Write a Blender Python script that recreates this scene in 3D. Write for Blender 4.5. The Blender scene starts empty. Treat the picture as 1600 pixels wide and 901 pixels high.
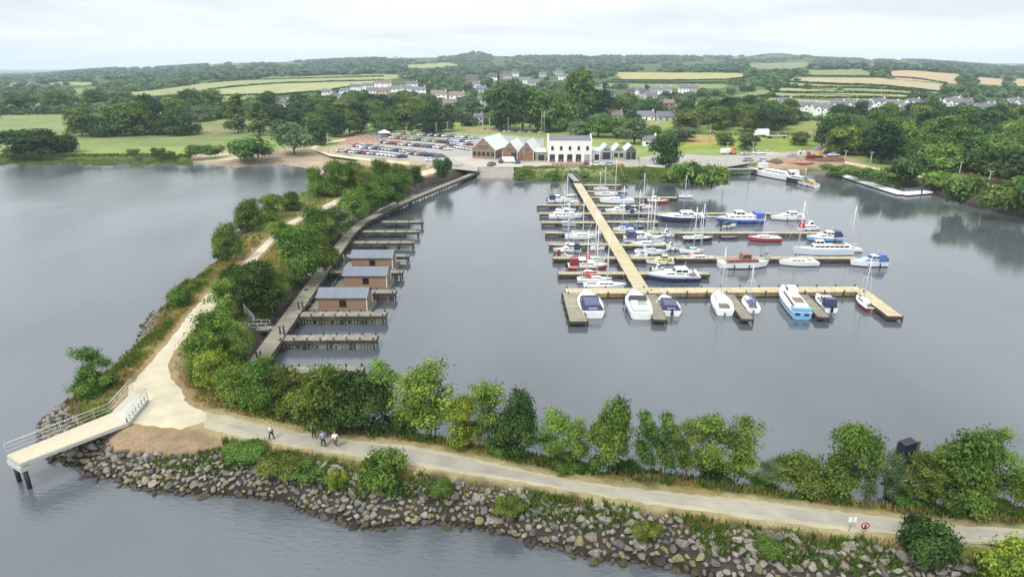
import bpy, math, random
import numpy as np
from mathutils import Vector, Matrix

SC = bpy.context.scene
COL = SC.collection
R = math.radians

# ------------------------------------------------------------------ camera, sky, sun, exposure
CAM_H = 37.5
FPX = 988.0
TH = math.atan(345.5 / FPX)
cd = bpy.data.cameras.new('camera'); cam = bpy.data.objects.new('camera', cd); COL.objects.link(cam)
cd.sensor_width = 36; cd.lens = FPX / 1600 * 36; cd.clip_start = 0.5; cd.clip_end = 30000
cam.location = (0, 0, CAM_H); cam.rotation_euler = (math.pi / 2 - TH, 0, 0)
SC.camera = cam

SUN_EL, SUN_AZ = R(52), R(215)
w = bpy.data.worlds.new('World'); SC.world = w; w.use_nodes = True
nt = w.node_tree; nt.nodes.clear()
N = nt.nodes.new; LK = nt.links.new
def mnode(op, a=None, b=None, c=None, tree=None):
    n = (tree or nt).nodes.new('ShaderNodeMath'); n.operation = op
    for i, x in enumerate((a, b, c)):
        if x is None: continue
        if isinstance(x, (int, float)): n.inputs[i].default_value = x
        else: (tree or nt).links.new(x, n.inputs[i])
    return n.outputs[0]
def build_world():
    sky = N('ShaderNodeTexSky'); sky.sky_type = 'NISHITA'; sky.sun_disc = False
    sky.sun_elevation = SUN_EL; sky.sun_rotation = SUN_AZ
    tc = N('ShaderNodeTexCoord'); sep = N('ShaderNodeSeparateXYZ'); LK(tc.outputs['Generated'], sep.inputs[0])
    zc = mnode('MAXIMUM', sep.outputs[2], 0.0)
    zz = mnode('ADD', zc, 0.09)
    cx = mnode('DIVIDE', sep.outputs[0], zz); cy = mnode('DIVIDE', sep.outputs[1], zz)
    comb = N('ShaderNodeCombineXYZ'); LK(cx, comb.inputs[0]); LK(cy, comb.inputs[1])
    n1 = N('ShaderNodeTexNoise'); LK(comb.outputs[0], n1.inputs['Vector'])
    n1.inputs['Scale'].default_value = 0.32; n1.inputs['Detail'].default_value = 5; n1.inputs['Roughness'].default_value = 0.5
    n1.inputs['Distortion'].default_value = 0.3
    rp = N('ShaderNodeValToRGB'); LK(n1.outputs['Fac'], rp.inputs[0])
    rp.color_ramp.elements[0].position = 0.36; rp.color_ramp.elements[0].color = (0.775, 0.81, 0.855, 1)
    rp.color_ramp.elements[1].position = 0.52; rp.color_ramp.elements[1].color = (1.0, 1.03, 1.05, 1)
    # brighter cloud higher up: a plain overcast sky
    el = N('ShaderNodeMapRange'); LK(zc, el.inputs[0])
    el.inputs[1].default_value = 0.06; el.inputs[2].default_value = 0.6
    el.inputs[3].default_value = 1.0; el.inputs[4].default_value = SKY_TOP
    mul = N('ShaderNodeVectorMath'); mul.operation = 'SCALE'; LK(rp.outputs[0], mul.inputs[0]); LK(el.outputs[0], mul.inputs[3])
    s2 = N('ShaderNodeVectorMath'); s2.operation = 'SCALE'; LK(sky.outputs[0], s2.inputs[0]); s2.inputs[3].default_value = 0.10
    mx = N('ShaderNodeMix'); mx.data_type = 'RGBA'; mx.inputs[0].default_value = 0.88
    LK(s2.outputs[0], mx.inputs[6]); LK(mul.outputs[0], mx.inputs[7])
    bg = N('ShaderNodeBackground'); LK(mx.outputs[2], bg.inputs[0]); bg.inputs[1].default_value = 1.0
    out = N('ShaderNodeOutputWorld'); LK(bg.outputs[0], out.inputs[0])
HAZE = 0.00012
SKY_TOP = 1.8
build_world()
sd_ = bpy.data.lights.new('sun', 'SUN'); sd_.energy = 2.4; sd_.angle = R(12); sd_.color = (1.0, 0.965, 0.9)
sun = bpy.data.objects.new('sun', sd_); COL.objects.link(sun)
sv = Vector((math.sin(SUN_AZ) * math.cos(SUN_EL), math.cos(SUN_AZ) * math.cos(SUN_EL), math.sin(SUN_EL)))
sun.rotation_euler = sv.to_track_quat('Z', 'Y').to_euler(); sun.location = (0, 0, 300)
SC.view_settings.view_transform = 'Standard'; SC.view_settings.look = 'None'
SC.view_settings.exposure = 0.13; SC.view_settings.gamma = 1.0; SC.view_settings.use_curve_mapping = False
SC.cycles.max_bounces = 6; SC.cycles.diffuse_bounces = 2; SC.cycles.glossy_bounces = 3; SC.cycles.transmission_bounces = 3
SC.cycles.volume_bounces = 1; SC.cycles.transparent_max_bounces = 6; SC.cycles.use_denoising = True

# ------------------------------------------------------------------ where things stand
cT, sT = math.cos(TH), math.sin(TH)
def P(u, v, z=0.0):
    a = (u - 800) / FPX; b = (v - 450.5) / FPX
    dx, dy, dz = a, cT - b * sT, -sT - b * cT
    t = (z - CAM_H) / dz
    return Vector((dx * t, dy * t, z))
def proj(x, y, z):
    dep = y * cT + (CAM_H - z) * sT
    return 800 + FPX * x / dep, 450.5 + FPX * ((CAM_H - z) * cT - y * sT) / dep
def ztop(y, vt):
    k = (vt - 450.5) / FPX
    return CAM_H - y * (sT + k * cT) / (cT - k * sT)
def ppm(x, y, z): return FPX / (y * cT + (CAM_H - z) * sT)

# shoreline of the land, walked once round
shore_px = [(0,252),(100,251),(200,251),(300,253),(335,259),(370,262),(400,258),(440,257),(470,262),(495,266),(500,276),(490,290),
 (468,308),(440,317),(410,328),(385,345),(364,372),(347,402),(338,414),(311,427),(298,445),(267,476),(245,488),(227,507),(208,540),
 (188,563),(162,578),(136,612),(115,626),(87,646),(69,664),(66,682),(84,705),(121,722),(144,742),(188,754),(231,765),(289,771),
 (350,773),(400,777),(443,783),(467,792),(503,799),(537,810),(583,823),(627,818),(683,823),(710,827),(767,835),(827,854),(877,861),
 (934,877),(984,878),(1034,888),(1094,899),(1200,918),(1300,935),(1400,950),(1600,985)]
inner_px = [(1600,805),(1515,800),(1440,794),(1347,783),(1279,780),(1178,764),(1101,757),(1000,745),(900,733),(830,719),(747,702),
 (680,690),(613,674),(560,668),(500,655),(455,640),(420,612),(400,590),(394,582),(404,558),(436,512),(470,464),(500,423),(534,376),(560,350),
 (600,318),(650,299),(700,283),(742,270),(748,267),(800,268),(803,279),(885,279.5),(960,280),(1035,281),(1060,287),(1126,289),(1131,270),(1165,268),
 (1240,267),(1290,266),(1310,271),(1345,280),(1400,287),(1450,303),(1500,318),(1560,333),(1620,345),(1800,380)]
def xy(u, v, z=0): p = P(u, v, z); return (p.x, p.y)
LAND = [(-7000, 300), (-700, 262), (-300, 262)] + [xy(*q) for q in shore_px] + [(70, 18), (130, 5), (160, 30), (120, 40)] + [xy(*q) for q in inner_px] + [(300, 120), (900, 150), (7000, 200), (7000, 12000), (-7000, 12000)]
LAND = np.array(LAND)

def inside(px, py, poly):
    poly = np.asarray(poly, float); x1, y1 = poly[:, 0], poly[:, 1]; x2, y2 = np.roll(x1, -1), np.roll(y1, -1)
    r = np.zeros(px.shape, bool)
    for a, b, c, d in zip(x1, y1, x2, y2):
        if b == d: continue
        m = ((b > py) != (d > py)) & (px < (c - a) * (py - b) / (d - b) + a)
        r ^= m
    return r
def pdist(px, py, poly, closed=True):
    poly = np.asarray(poly, float); n = len(poly); best = np.full(px.shape, 1e18)
    for i in range(n if closed else n - 1):
        a = poly[i]; b = poly[(i + 1) % n]; d = b - a; L = max(d @ d, 1e-9)
        t = np.clip(((px - a[0]) * d[0] + (py - a[1]) * d[1]) / L, 0, 1)
        best = np.minimum(best, (px - a[0] - t * d[0]) ** 2 + (py - a[1] - t * d[1]) ** 2)
    return np.sqrt(best)
def sdist(px, py, poly):
    d = pdist(px, py, poly); return np.where(inside(px, py, poly), d, -d)

# rising country behind the marina: wanted height in the view at azimuth column, per distance
TU = np.array([-400, 0, 200, 400, 600, 800, 1000, 1200, 1400, 1600, 2000.])
TD = np.array([350, 500, 800, 1200, 2000, 3200, 5000, 8000, 12000.])
TV = np.array([
 [205,205,205,205,205,205,205,205,205,205,205],
 [179,179,176,172,173,174,173,172,170,173,179],
 [153,151,149,143,142,143,141,135,127,146,153],
 [137,134,128,119,118,122,116,112,107,127,135],
 [127,124,114,106,103,104,101,100,101,109,120],
 [121,119,107, 98, 91, 88, 88, 89, 94,104,115],
 [117,116,110,103, 97, 95, 95, 95, 98,104,112],
 [112,112,110,106,102,101,100,100,100, 99,104],
 [110,110,109,108,105,104,104,104,104,104,106.]])
def z_from(D, v):
    k = (v - 450.5) / FPX
    return CAM_H - D * (sT + k * cT) / (cT - k * sT)
ZT = np.array([[z_from(D, v) for v in row] for D, row in zip(TD, TV)])
ZT[0, :] = 2.5
TAZ = (TU - 800) / FPX        # x / depth, near enough x / y * 1/cT
def land_z(x, y):
    x = np.asarray(x, float); y = np.asarray(y, float)
    D = np.maximum(y, 1.0); az = x / (D * cT + 12)
    fi = np.interp(np.log(D), np.log(TD), np.arange(len(TD)))
    fj = np.interp(az, TAZ, np.arange(len(TAZ)))
    i = np.clip(fi.astype(int), 0, len(TD) - 2); j = np.clip(fj.astype(int), 0, len(TAZ) - 2)
    a = fi - i; b = fj - j; b = b * b * (3 - 2 * b)
    z = (ZT[i, j] * (1 - a) * (1 - b) + ZT[i + 1, j] * a * (1 - b) + ZT[i, j + 1] * (1 - a) * b + ZT[i + 1, j + 1] * a * b)
    hum = 19 * np.exp(-((x + 178) / 62) ** 2 - ((y - 3150) / 260) ** 2) + 17 * np.exp(-((x - 1240) / 90) ** 2 - ((y - 3150) / 260) ** 2)
    return np.where(D < 350, 2.5, z + hum)
def G(u, v):
    """where the ray of a map pixel meets the land"""
    a = (u - 800) / FPX; b = (v - 450.5) / FPX
    d = np.array([a, cT - b * sT, -sT - b * cT]); t = 60.0
    for _ in range(900):
        x, y, z = d[0] * t, d[1] * t, CAM_H + d[2] * t
        g = float(land_z(x, y))
        if z <= g + 0.02: break
        t += max((z - g) * 0.6, 0.25) if z > g else 0
        if t > 9000: break
    return Vector((x, y, float(land_z(x, y))))
# ------------------------------------------------------------------ materials
def lin(c):
    c = c / 255.0
    return c / 12.92 if c <= 0.04045 else ((c + 0.055) / 1.055) ** 2.4
def rgb(r, g, b): return (lin(r), lin(g), lin(b), 1)
MATS = {}
def mat(name, col, rough=0.7, var=0.12, scale=1.5, bump=0.0, metal=0.0, spec=0.4, objrand=0.0, bscale=None, coat=0.0):
    if name in MATS: return MATS[name]
    m = bpy.data.materials.new(name); m.use_nodes = True; t = m.node_tree; b = t.nodes['Principled BSDF']
    b.inputs['Roughness'].default_value = rough; b.inputs['Metallic'].default_value = metal; b.inputs['Specular IOR Level'].default_value = spec
    b.inputs['Coat Weight'].default_value = coat
    co = t.nodes.new('ShaderNodeTexCoord')
    n = t.nodes.new('ShaderNodeTexNoise'); n.inputs['Scale'].default_value = scale; n.inputs['Detail'].default_value = 5; n.inputs['Roughness'].default_value = 0.6
    t.links.new(co.outputs['Object'], n.inputs['Vector'])
    r = t.nodes.new('ShaderNodeMapRange'); t.links.new(n.outputs['Fac'], r.inputs[0])
    r.inputs[1].default_value = 0.25; r.inputs[2].default_value = 0.75; r.inputs[3].default_value = 1 - var; r.inputs[4].default_value = 1 + var
    f = r.outputs[0]
    if objrand:
        oi = t.nodes.new('ShaderNodeObjectInfo'); q = t.nodes.new('ShaderNodeMapRange'); t.links.new(oi.outputs['Random'], q.inputs[0])
        q.inputs[3].default_value = 1 - objrand; q.inputs[4].default_value = 1 + objrand
        f = mnode('MULTIPLY', f, q.outputs[0], tree=t)
    s = t.nodes.new('ShaderNodeVectorMath'); s.operation = 'SCALE'; s.inputs[0].default_value = col[:3]; t.links.new(f, s.inputs[3])
    t.links.new(s.outputs[0], b.inputs['Base Color'])
    if bump:
        n2 = t.nodes.new('ShaderNodeTexNoise'); n2.inputs['Scale'].default_value = bscale or scale * 4; n2.inputs['Detail'].default_value = 4
        t.links.new(co.outputs['Object'], n2.inputs['Vector'])
        bp = t.nodes.new('ShaderNodeBump'); bp.inputs['Strength'].default_value = bump; bp.inputs['Distance'].default_value = 0.1
        t.links.new(n2.outputs['Fac'], bp.inputs['Height']); t.links.new(bp.outputs[0], b.inputs['Normal'])
    MATS[name] = m; return m
def paint(r, g, b): return mat('paint_%d_%d_%d' % (r, g, b), rgb(r, g, b), 0.35, 0.06, 2.0, spec=0.5, coat=0.2)
GLASS = mat('dark_glass', (0.015, 0.02, 0.025, 1), 0.08, 0.1, spec=0.8)
RUBBER = mat('rubber', (0.018, 0.018, 0.02, 1), 0.8)
STEEL = mat('galvanised_steel', (0.36, 0.38, 0.40, 1), 0.45, 0.1, metal=0.6)
WHITE = paint(226, 228, 228)
WROPE = mat('alloy_mast', (0.62, 0.64, 0.66, 1), 0.4, 0.03, metal=0.2)
def planks(name, col, col2, width, rough=0.85, axis='X', dirt=0.25):
    m = bpy.data.materials.new(name); m.use_nodes = True; t = m.node_tree; b = t.nodes['Principled BSDF']; b.inputs['Roughness'].default_value = rough
    b.inputs['Specular IOR Level'].default_value = 0.25
    co = t.nodes.new('ShaderNodeTexCoord'); sp = t.nodes.new('ShaderNodeSeparateXYZ'); t.links.new(co.outputs['Object'], sp.inputs[0])
    q = mnode('DIVIDE', sp.outputs['XYZ'.index(axis)], width, tree=t)
    fl = mnode('FLOOR', q, tree=t); fr = mnode('FRACT', q, tree=t)
    wn = t.nodes.new('ShaderNodeTexWhiteNoise'); wn.noise_dimensions = '1D'; t.links.new(fl, wn.inputs['W'])
    mx = t.nodes.new('ShaderNodeMix'); mx.data_type = 'RGBA'; mx.inputs[6].default_value = col; mx.inputs[7].default_value = col2; t.links.new(wn.outputs['Value'], mx.inputs[0])
    gap = mnode('GREATER_THAN', fr, 0.08, tree=t); gp = mnode('MULTIPLY_ADD', gap, 0.55, 0.45, tree=t)
    n = t.nodes.new('ShaderNodeTexNoise'); n.inputs['Scale'].default_value = 0.5; n.inputs['Detail'].default_value = 6; n.inputs['Roughness'].default_value = 0.65
    t.links.new(co.outputs['Object'], n.inputs['Vector'])
    r = t.nodes.new('ShaderNodeMapRange'); t.links.new(n.outputs['Fac'], r.inputs[0]); r.inputs[1].default_value = 0.3; r.inputs[2].default_value = 0.7
    r.inputs[3].default_value = 1 - dirt; r.inputs[4].default_value = 1 + dirt * 0.6
    f = mnode('MULTIPLY', gp, r.outputs[0], tree=t)
    s = t.nodes.new('ShaderNodeVectorMath'); s.operation = 'SCALE'; t.links.new(mx.outputs[2], s.inputs[0]); t.links.new(f, s.inputs[3])
    t.links.new(s.outputs[0], b.inputs['Base Color']); MATS[name] = m; return m
def leafmat():
    m = bpy.data.materials.new('leaves'); m.use_nodes = True; t = m.node_tree; t.nodes.clear()
    at = t.nodes.new('ShaderNodeAttribute'); at.attribute_name = 'tone'
    oi = t.nodes.new('ShaderNodeObjectInfo')
    hs = t.nodes.new('ShaderNodeHueSaturation')
    hh = mnode('MULTIPLY_ADD', at.outputs['Fac'], -0.05, 0.53, tree=t)
    vv = mnode('MULTIPLY_ADD', at.outputs['Fac'], 1.2, 0.42, tree=t)
    t.links.new(hh, hs.inputs['Hue']); t.links.new(vv, hs.inputs['Value']); t.links.new(oi.outputs['Color'], hs.inputs['Color'])
    d = t.nodes.new('ShaderNodeBsdfDiffuse'); tr = t.nodes.new('ShaderNodeBsdfTranslucent'); t.links.new(hs.outputs[0], d.inputs[0]); t.links.new(hs.outputs[0], tr.inputs[0])
    mx = t.nodes.new('ShaderNodeMixShader'); mx.inputs[0].default_value = 0.38; t.links.new(d.outputs[0], mx.inputs[1]); t.links.new(tr.outputs[0], mx.inputs[2])
    o = t.nodes.new('ShaderNodeOutputMaterial'); t.links.new(mx.outputs[0], o.inputs[0]); MATS['leaves'] = m; return m
LEAF = leafmat()
BARK = mat('bark', (0.09, 0.075, 0.06, 1), 0.9, 0.25, 3, bump=0.4)
def groundmat():
    m = bpy.data.materials.new('ground_cover'); m.use_nodes = True; t = m.node_tree; b = t.nodes['Principled BSDF']; b.inputs['Roughness'].default_value = 0.95
    b.inputs['Specular IOR Level'].default_value = 0.1
    at = t.nodes.new('ShaderNodeAttribute'); at.attribute_name = 'ground_col'
    g = t.nodes.new('ShaderNodeNewGeometry'); f = None
    for sc, lo, hi in ((0.06, 0.86, 1.14), (0.7, 0.82, 1.18), (6.0, 0.75, 1.25)):
        n = t.nodes.new('ShaderNodeTexNoise'); n.inputs['Scale'].default_value = sc; n.inputs['Detail'].default_value = 4; t.links.new(g.outputs['Position'], n.inputs['Vector'])
        r = t.nodes.new('ShaderNodeMapRange'); t.links.new(n.outputs['Fac'], r.inputs[0]); r.inputs[1].default_value = 0.3; r.inputs[2].default_value = 0.7; r.inputs[3].default_value = lo; r.inputs[4].default_value = hi
        f = r.outputs[0] if f is None else mnode('MULTIPLY', f, r.outputs[0], tree=t)
    s = t.nodes.new('ShaderNodeVectorMath'); s.operation = 'SCALE'; t.links.new(at.outputs['Color'], s.inputs[0]); t.links.new(f, s.inputs[3]); t.links.new(s.outputs[0], b.inputs['Base Color'])
    bp = t.nodes.new('ShaderNodeBump'); bp.inputs['Strength'].default_value = 0.5; bp.inputs['Distance'].default_value = 0.15
    t.links.new(n.outputs['Fac'], bp.inputs['Height']); t.links.new(bp.outputs[0], b.inputs['Normal']); return m
def watermat():
    m = bpy.data.materials.new('water'); m.use_nodes = True; t = m.node_tree; b = t.nodes['Principled BSDF']
    b.inputs['IOR'].default_value = WATER_IOR; b.inputs['Roughness'].default_value = 0.10
    g = t.nodes.new('ShaderNodeNewGeometry')
    def noise(scale, vec=(1, 1, 1), det=3, rot=0):
        mp = t.nodes.new('ShaderNodeMapping'); mp.inputs['Scale'].default_value = vec; mp.inputs['Rotation'].default_value = (0, 0, rot); t.links.new(g.outputs['Position'], mp.inputs[0])
        n = t.nodes.new('ShaderNodeTexNoise'); n.inputs['Scale'].default_value = scale; n.inputs['Detail'].default_value = det; t.links.new(mp.outputs[0], n.inputs['Vector']); return n.outputs['Fac']
    big = noise(0.035, (1, 0.45, 1), 4, 0.3)
    mx = t.nodes.new('ShaderNodeMix'); mx.data_type = 'RGBA'; r = t.nodes.new('ShaderNodeMapRange'); t.links.new(big, r.inputs[0]); r.inputs[1].default_value = 0.35; r.inputs[2].default_value = 0.65
    t.links.new(r.outputs[0], mx.inputs[0]); mx.inputs[6].default_value = WATER_A; mx.inputs[7].default_value = WATER_B; t.links.new(mx.outputs[2], b.inputs['Base Color'])
    rr = t.nodes.new('ShaderNodeMapRange'); t.links.new(big, rr.inputs[0]); rr.inputs[1].default_value = 0.35; rr.inputs[2].default_value = 0.65; rr.inputs[3].default_value = 0.05; rr.inputs[4].default_value = 0.14
    # sheltered basin: calmer than the open lake
    dm = t.nodes.new('ShaderNodeVectorMath'); dm.operation = 'DISTANCE'; t.links.new(g.outputs['Position'], dm.inputs[0]); dm.inputs[1].default_value = (48, 150, 0)
    sh = t.nodes.new('ShaderNodeMapRange'); sh.interpolation_type = 'SMOOTHSTEP'; t.links.new(dm.outputs['Value'], sh.inputs[0]); sh.inputs[1].default_value = 95; sh.inputs[2].default_value = 130; sh.inputs[3].default_value = 0.30; sh.inputs[4].default_value = 1.0
    t.links.new(mnode('MULTIPLY', rr.outputs[0], sh.outputs[0], tree=t), b.inputs['Roughness'])
    h = mnode('ADD', mnode('MULTIPLY', noise(1.1, (1, 2.2, 1), 4, 0.35), 0.5, tree=t), mnode('MULTIPLY', noise(4.5, (1, 1.8, 1), 3, 0.35), 0.18, tree=t), tree=t)
    amp = mnode('MULTIPLY_ADD', r.outputs[0], 0.75, 0.25, tree=t)
    bp = t.nodes.new('ShaderNodeBump'); bp.inputs['Strength'].default_value = 0.75; bp.inputs['Distance'].default_value = 0.2
    t.links.new(mnode('MULTIPLY', mnode('MULTIPLY', h, amp, tree=t), sh.outputs[0], tree=t), bp.inputs['Height']); t.links.new(bp.outputs[0], b.inputs['Normal']); return m
WATER_IOR = 1.62
WATER_A = (0.062, 0.074, 0.084, 1); WATER_B = (0.094, 0.107, 0.121, 1)

# ------------------------------------------------------------------ objects, labels
LAB = []
WORDN = ['first', 'second', 'third', 'fourth', 'fifth', 'sixth', 'seventh', 'eighth', 'ninth', 'tenth', 'eleventh', 'twelfth', 'thirteenth', 'fourteenth',
 'fifteenth', 'sixteenth', 'seventeenth', 'eighteenth', 'nineteenth', 'twentieth'] + ['twenty-' + x for x in ('first', 'second', 'third', 'fourth', 'fifth', 'sixth', 'seventh', 'eighth', 'ninth')] + ['thirtieth'] + ['thirty-' + x for x in ('first', 'second', 'third', 'fourth', 'fifth', 'sixth', 'seventh', 'eighth', 'ninth')] + ['fortieth']
def tag(o, label, cat, group=None):
    o['label'] = label; o['category'] = cat
    if group: o['group'] = group
    LAB.append(o); return o
def finish_labels():
    bpy.context.view_layer.update()
    d = {}
    for o in LAB: d.setdefault(o['label'], []).append(o)
    for l, os_ in d.items():
        if len(os_) < 2: continue
        def pu(o):
            t = o.matrix_world.translation
            if o.type == 'MESH' and o.parent is None and t.length < 0.01: t = o.matrix_world @ (sum((Vector(c) for c in o.bound_box), Vector()) / 8)
            return proj(t.x, t.y, t.z)
        os_.sort(key=lambda o: pu(o)[0]); n = len(os_)
        for i, o in enumerate(os_):
            s = 'leftmost such' if i == 0 else 'rightmost such' if i == n - 1 else WORDN[i] + ' from left' if i < n / 2 + 1 else WORDN[n - 1 - i] + ' from right'
            o['label'] = l + ', ' + s
def empty(name, loc, rz=0.0, label=None, cat=None, group=None):
    o = bpy.data.objects.new(name, None); COL.objects.link(o); o.location = loc; o.rotation_euler = (0, 0, rz); o.empty_display_size = 0.2
    if label: tag(o, label, cat, group)
    return o
class MB:
    def __init__(s): s.v = []; s.f = []; s.m = []; s.mi = 0; s.sm = []
    def add(s, vs, fs, smooth=False):
        o = len(s.v); s.v += [tuple(p) for p in vs]
        for f in fs: s.f.append([i + o for i in f]); s.m.append(s.mi); s.sm.append(smooth)
        return s
    def box(s, c, d, rz=0.0):
        cx, cy, cz = c; x, y, z = d[0] / 2, d[1] / 2, d[2] / 2; ca, sa = math.cos(rz), math.sin(rz)
        vs = [(cx + a * x * ca - b * y * sa, cy + a * x * sa + b * y * ca, cz + e * z) for e in (-1, 1) for a, b in ((-1, -1), (1, -1), (1, 1), (-1, 1))]
        return s.add(vs, [(3, 2, 1, 0), (4, 5, 6, 7), (0, 1, 5, 4), (1, 2, 6, 5), (2, 3, 7, 6), (3, 0, 4, 7)])
    def b2(s, x0, x1, y0, y1, z0, z1): return s.box(((x0 + x1) / 2, (y0 + y1) / 2, (z0 + z1) / 2), (x1 - x0, y1 - y0, z1 - z0))
    def hexa(s, lo, hi):
        return s.add(list(lo) + list(hi), [(3, 2, 1, 0), (4, 5, 6, 7), (0, 1, 5, 4), (1, 2, 6, 5), (2, 3, 7, 6), (3, 0, 4, 7)])
    def tube(s, a, b, r0, r1=None, n=6, cap=True):
        a = Vector(a); b = Vector(b); r1 = r0 if r1 is None else r1; d = (b - a)
        if d.length < 1e-6: return s
        d.normalize(); u = d.orthogonal().normalized(); w_ = d.cross(u)
        vs = [a + (u * math.cos(2 * math.pi * i / n) + w_ * math.sin(2 * math.pi * i / n)) * r0 for i in range(n)] + [b + (u * math.cos(2 * math.pi * i / n) + w_ * math.sin(2 * math.pi * i / n)) * r1 for i in range(n)]
        fs = [(i, (i + 1) % n, n + (i + 1) % n, n + i) for i in range(n)]
        if cap: fs += [tuple(range(n - 1, -1, -1)), tuple(range(n, 2 * n))]
        return s.add(vs, fs, True)
    def prism(s, poly, z0, z1):
        n = len(poly); vs = [(x, y, z0) for x, y in poly] + [(x, y, z1) for x, y in poly]
        return s.add(vs, [tuple(range(n - 1, -1, -1)), tuple(range(n, 2 * n))] + [(i, (i + 1) % n, n + (i + 1) % n, n + i) for i in range(n)])
    def build(s, name, mats, parent=None, loc=None, rz=0.0, smooth=None):
        me = bpy.data.meshes.new(name); me.from_pydata(s.v, [], s.f)
        mats = mats if isinstance(mats, (list, tuple)) else [mats]
        for m in mats: me.materials.append(m)
        me.polygons.foreach_set('material_index', s.m)
        me.polygons.foreach_set('use_smooth', [(x if smooth is None else smooth) for x in s.sm]); me.update()
        o = bpy.data.objects.new(name, me); COL.objects.link(o)
        if parent: o.parent = parent
        if loc is not None: o.location = loc; o.rotation_euler = (0, 0, rz)
        return o
def copy_tree(o, parent=None):
    c = o.copy(); COL.objects.link(c); c.parent = parent
    for ch in o.children: copy_tree(ch, c)
    return c
def structure(o, kind='structure'): o['kind'] = kind; return o
def quads_mesh(name, V, tone=None, mat_=None, parent=None):
    n = len(V) // 4; me = bpy.data.meshes.new(name); me.vertices.add(n * 4); me.vertices.foreach_set('co', np.asarray(V, np.float32).ravel())
    me.loops.add(n * 4); me.loops.foreach_set('vertex_index', np.arange(n * 4, dtype=np.int32)); me.polygons.add(n)
    me.polygons.foreach_set('loop_start', np.arange(0, n * 4, 4, dtype=np.int32)); me.update(calc_edges=True)
    if tone is not None:
        a = me.attributes.new('tone', 'FLOAT', 'FACE'); a.data.foreach_set('value', np.asarray(tone, np.float32))
    me.materials.append(mat_ or LEAF)
    o = bpy.data.objects.new(name, me); COL.objects.link(o)
    if parent: o.parent = parent
    return o
# ------------------------------------------------------------------ ground, water, paths
KX = 1.45
def ph(r, g, b): return (min(lin(r) / KX, 0.85), min(lin(g) / KX, 0.85), min(lin(b) / KX, 0.85), 1)
def px_path(pts, z=2.5): return [xy(u, v, z) for u, v in pts]
# path outlines (map pixels at path level)
SAND = px_path([(202,604),(225,578),(248,552),(274,520),(305,480),(330,452),(374,417),(403,389),(428,364),(452,346),(470,337),(499,325),(522,313),(560,297),(610,281),(655,268),(700,258),
 (712,262),(668,273),(622,287),(572,303),(536,316),(505,330),(472,343),(449,357),(428,375),(417,389),(392,416),(340,475),(316,502),(297,522),(272,548),(263,570),(268,592),(286,613),(291,629),(323,645),(322,658),(283,671),(239,665),(202,661),(192,652)])
PATH = px_path([(318,644),(345,647),(400,661),(470,675),(560,688),(650,698),(700,707),(800,730),(900,751),(1000,764),(1100,774),(1150,778),(1319,799),(1487,819),(1600,828),(1800,850),(2100,880),
 (2100,916),(1800,882),(1600,855),(1501,844),(1389,834),(1319,829),(1150,806),(1100,799),(1000,785),(900,768),(800,751),(700,737),(640,726),(560,713),(470,700),(400,688),(340,674),(318,668)])
# terrain sheet on a polar grid
nr, nc = 760, 520
rows = 20 * np.exp(np.linspace(0, math.log(11500 / 20), nr)); azs = np.radians(np.linspace(-57, 57, nc))
D, A = np.meshgrid(rows, azs, indexing='ij'); X = D * np.tan(A); Y = D.copy()
sd = sdist(X, Y, LAND)
ps = np.maximum(sdist(X, Y, np.array(SAND)), sdist(X, Y, np.array(PATH)))
pq = sdist(X, Y, np.array(px_path([(690,262),(748,261.5),(800,261.5),(885,262),(1000,261),(1000,250),(690,250)])))
rng = np.random.default_rng(5)
def vnoise(x, y, s, seed=0):
    x = x / s; y = y / s; xi = np.floor(x).astype(int); yi = np.floor(y).astype(int); fx = x - xi; fy = y - yi; fx = fx * fx * (3 - 2 * fx); fy = fy * fy * (3 - 2 * fy)
    def h(a, b):
        q = (a * 374761393 + b * 668265263 + seed * 974634777) & 0xffffffff; q = ((q ^ (q >> 13)) * 1274126177) & 0xffffffff; return ((q ^ (q >> 16)) & 0xffff) / 65535.0
    return h(xi, yi) * (1 - fx) * (1 - fy) + h(xi + 1, yi) * fx * (1 - fy) + h(xi, yi + 1) * (1 - fx) * fy + h(xi + 1, yi + 1) * fx * fy
sdn = sd + (vnoise(X, Y, 3.0, 1) - 0.5) * 0.8 + (vnoise(X, Y, 9.0, 2) - 0.5) * 1.0
def shore_h(sd_):
    t = np.clip(sd_ / 4.2, 0, 1); return np.where(sd_ < 0, np.maximum(-1.6, sd_ * 0.45), 2.5 * (t * (1.5 - 0.5 * t)))
Z = shore_h(sdn)
beach = [(300,240),(340,238),(420,236),(490,233),(520,236),(560,250),(560,262),(505,268),(495,270),(470,266),(440,261),(400,262),(370,266),(335,264),(290,256)]
PU, PV = proj(X, Y, 1.5)
inb = inside(PU, PV, beach) & (Y < 330)
Z = np.where(inb & (sd > 0), np.minimum(Z, np.clip(sd * 0.09 + 0.02, 0, 2.5)), Z)
far = np.clip((Y - 350) / 60, 0, 1); Z = np.where(sd > 8, np.where(Y > 350, land_z(X, Y), Z), Z)
Z = np.where(ps > -1.2, np.where(ps > -0.3, 2.5, np.maximum(Z, 2.5 + (ps + 0.3) * 0.6)), Z)
Z = np.where(pq > -.6, 2.5, Z)
verge = (sd > 4.5) & (ps < -0.6) & (Y < 240)
Z = Z + np.where(verge, (vnoise(X, Y, 1.6, 7) - 0.35) * 0.22, 0)
PU, PV = proj(X, Y, Z)
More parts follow.
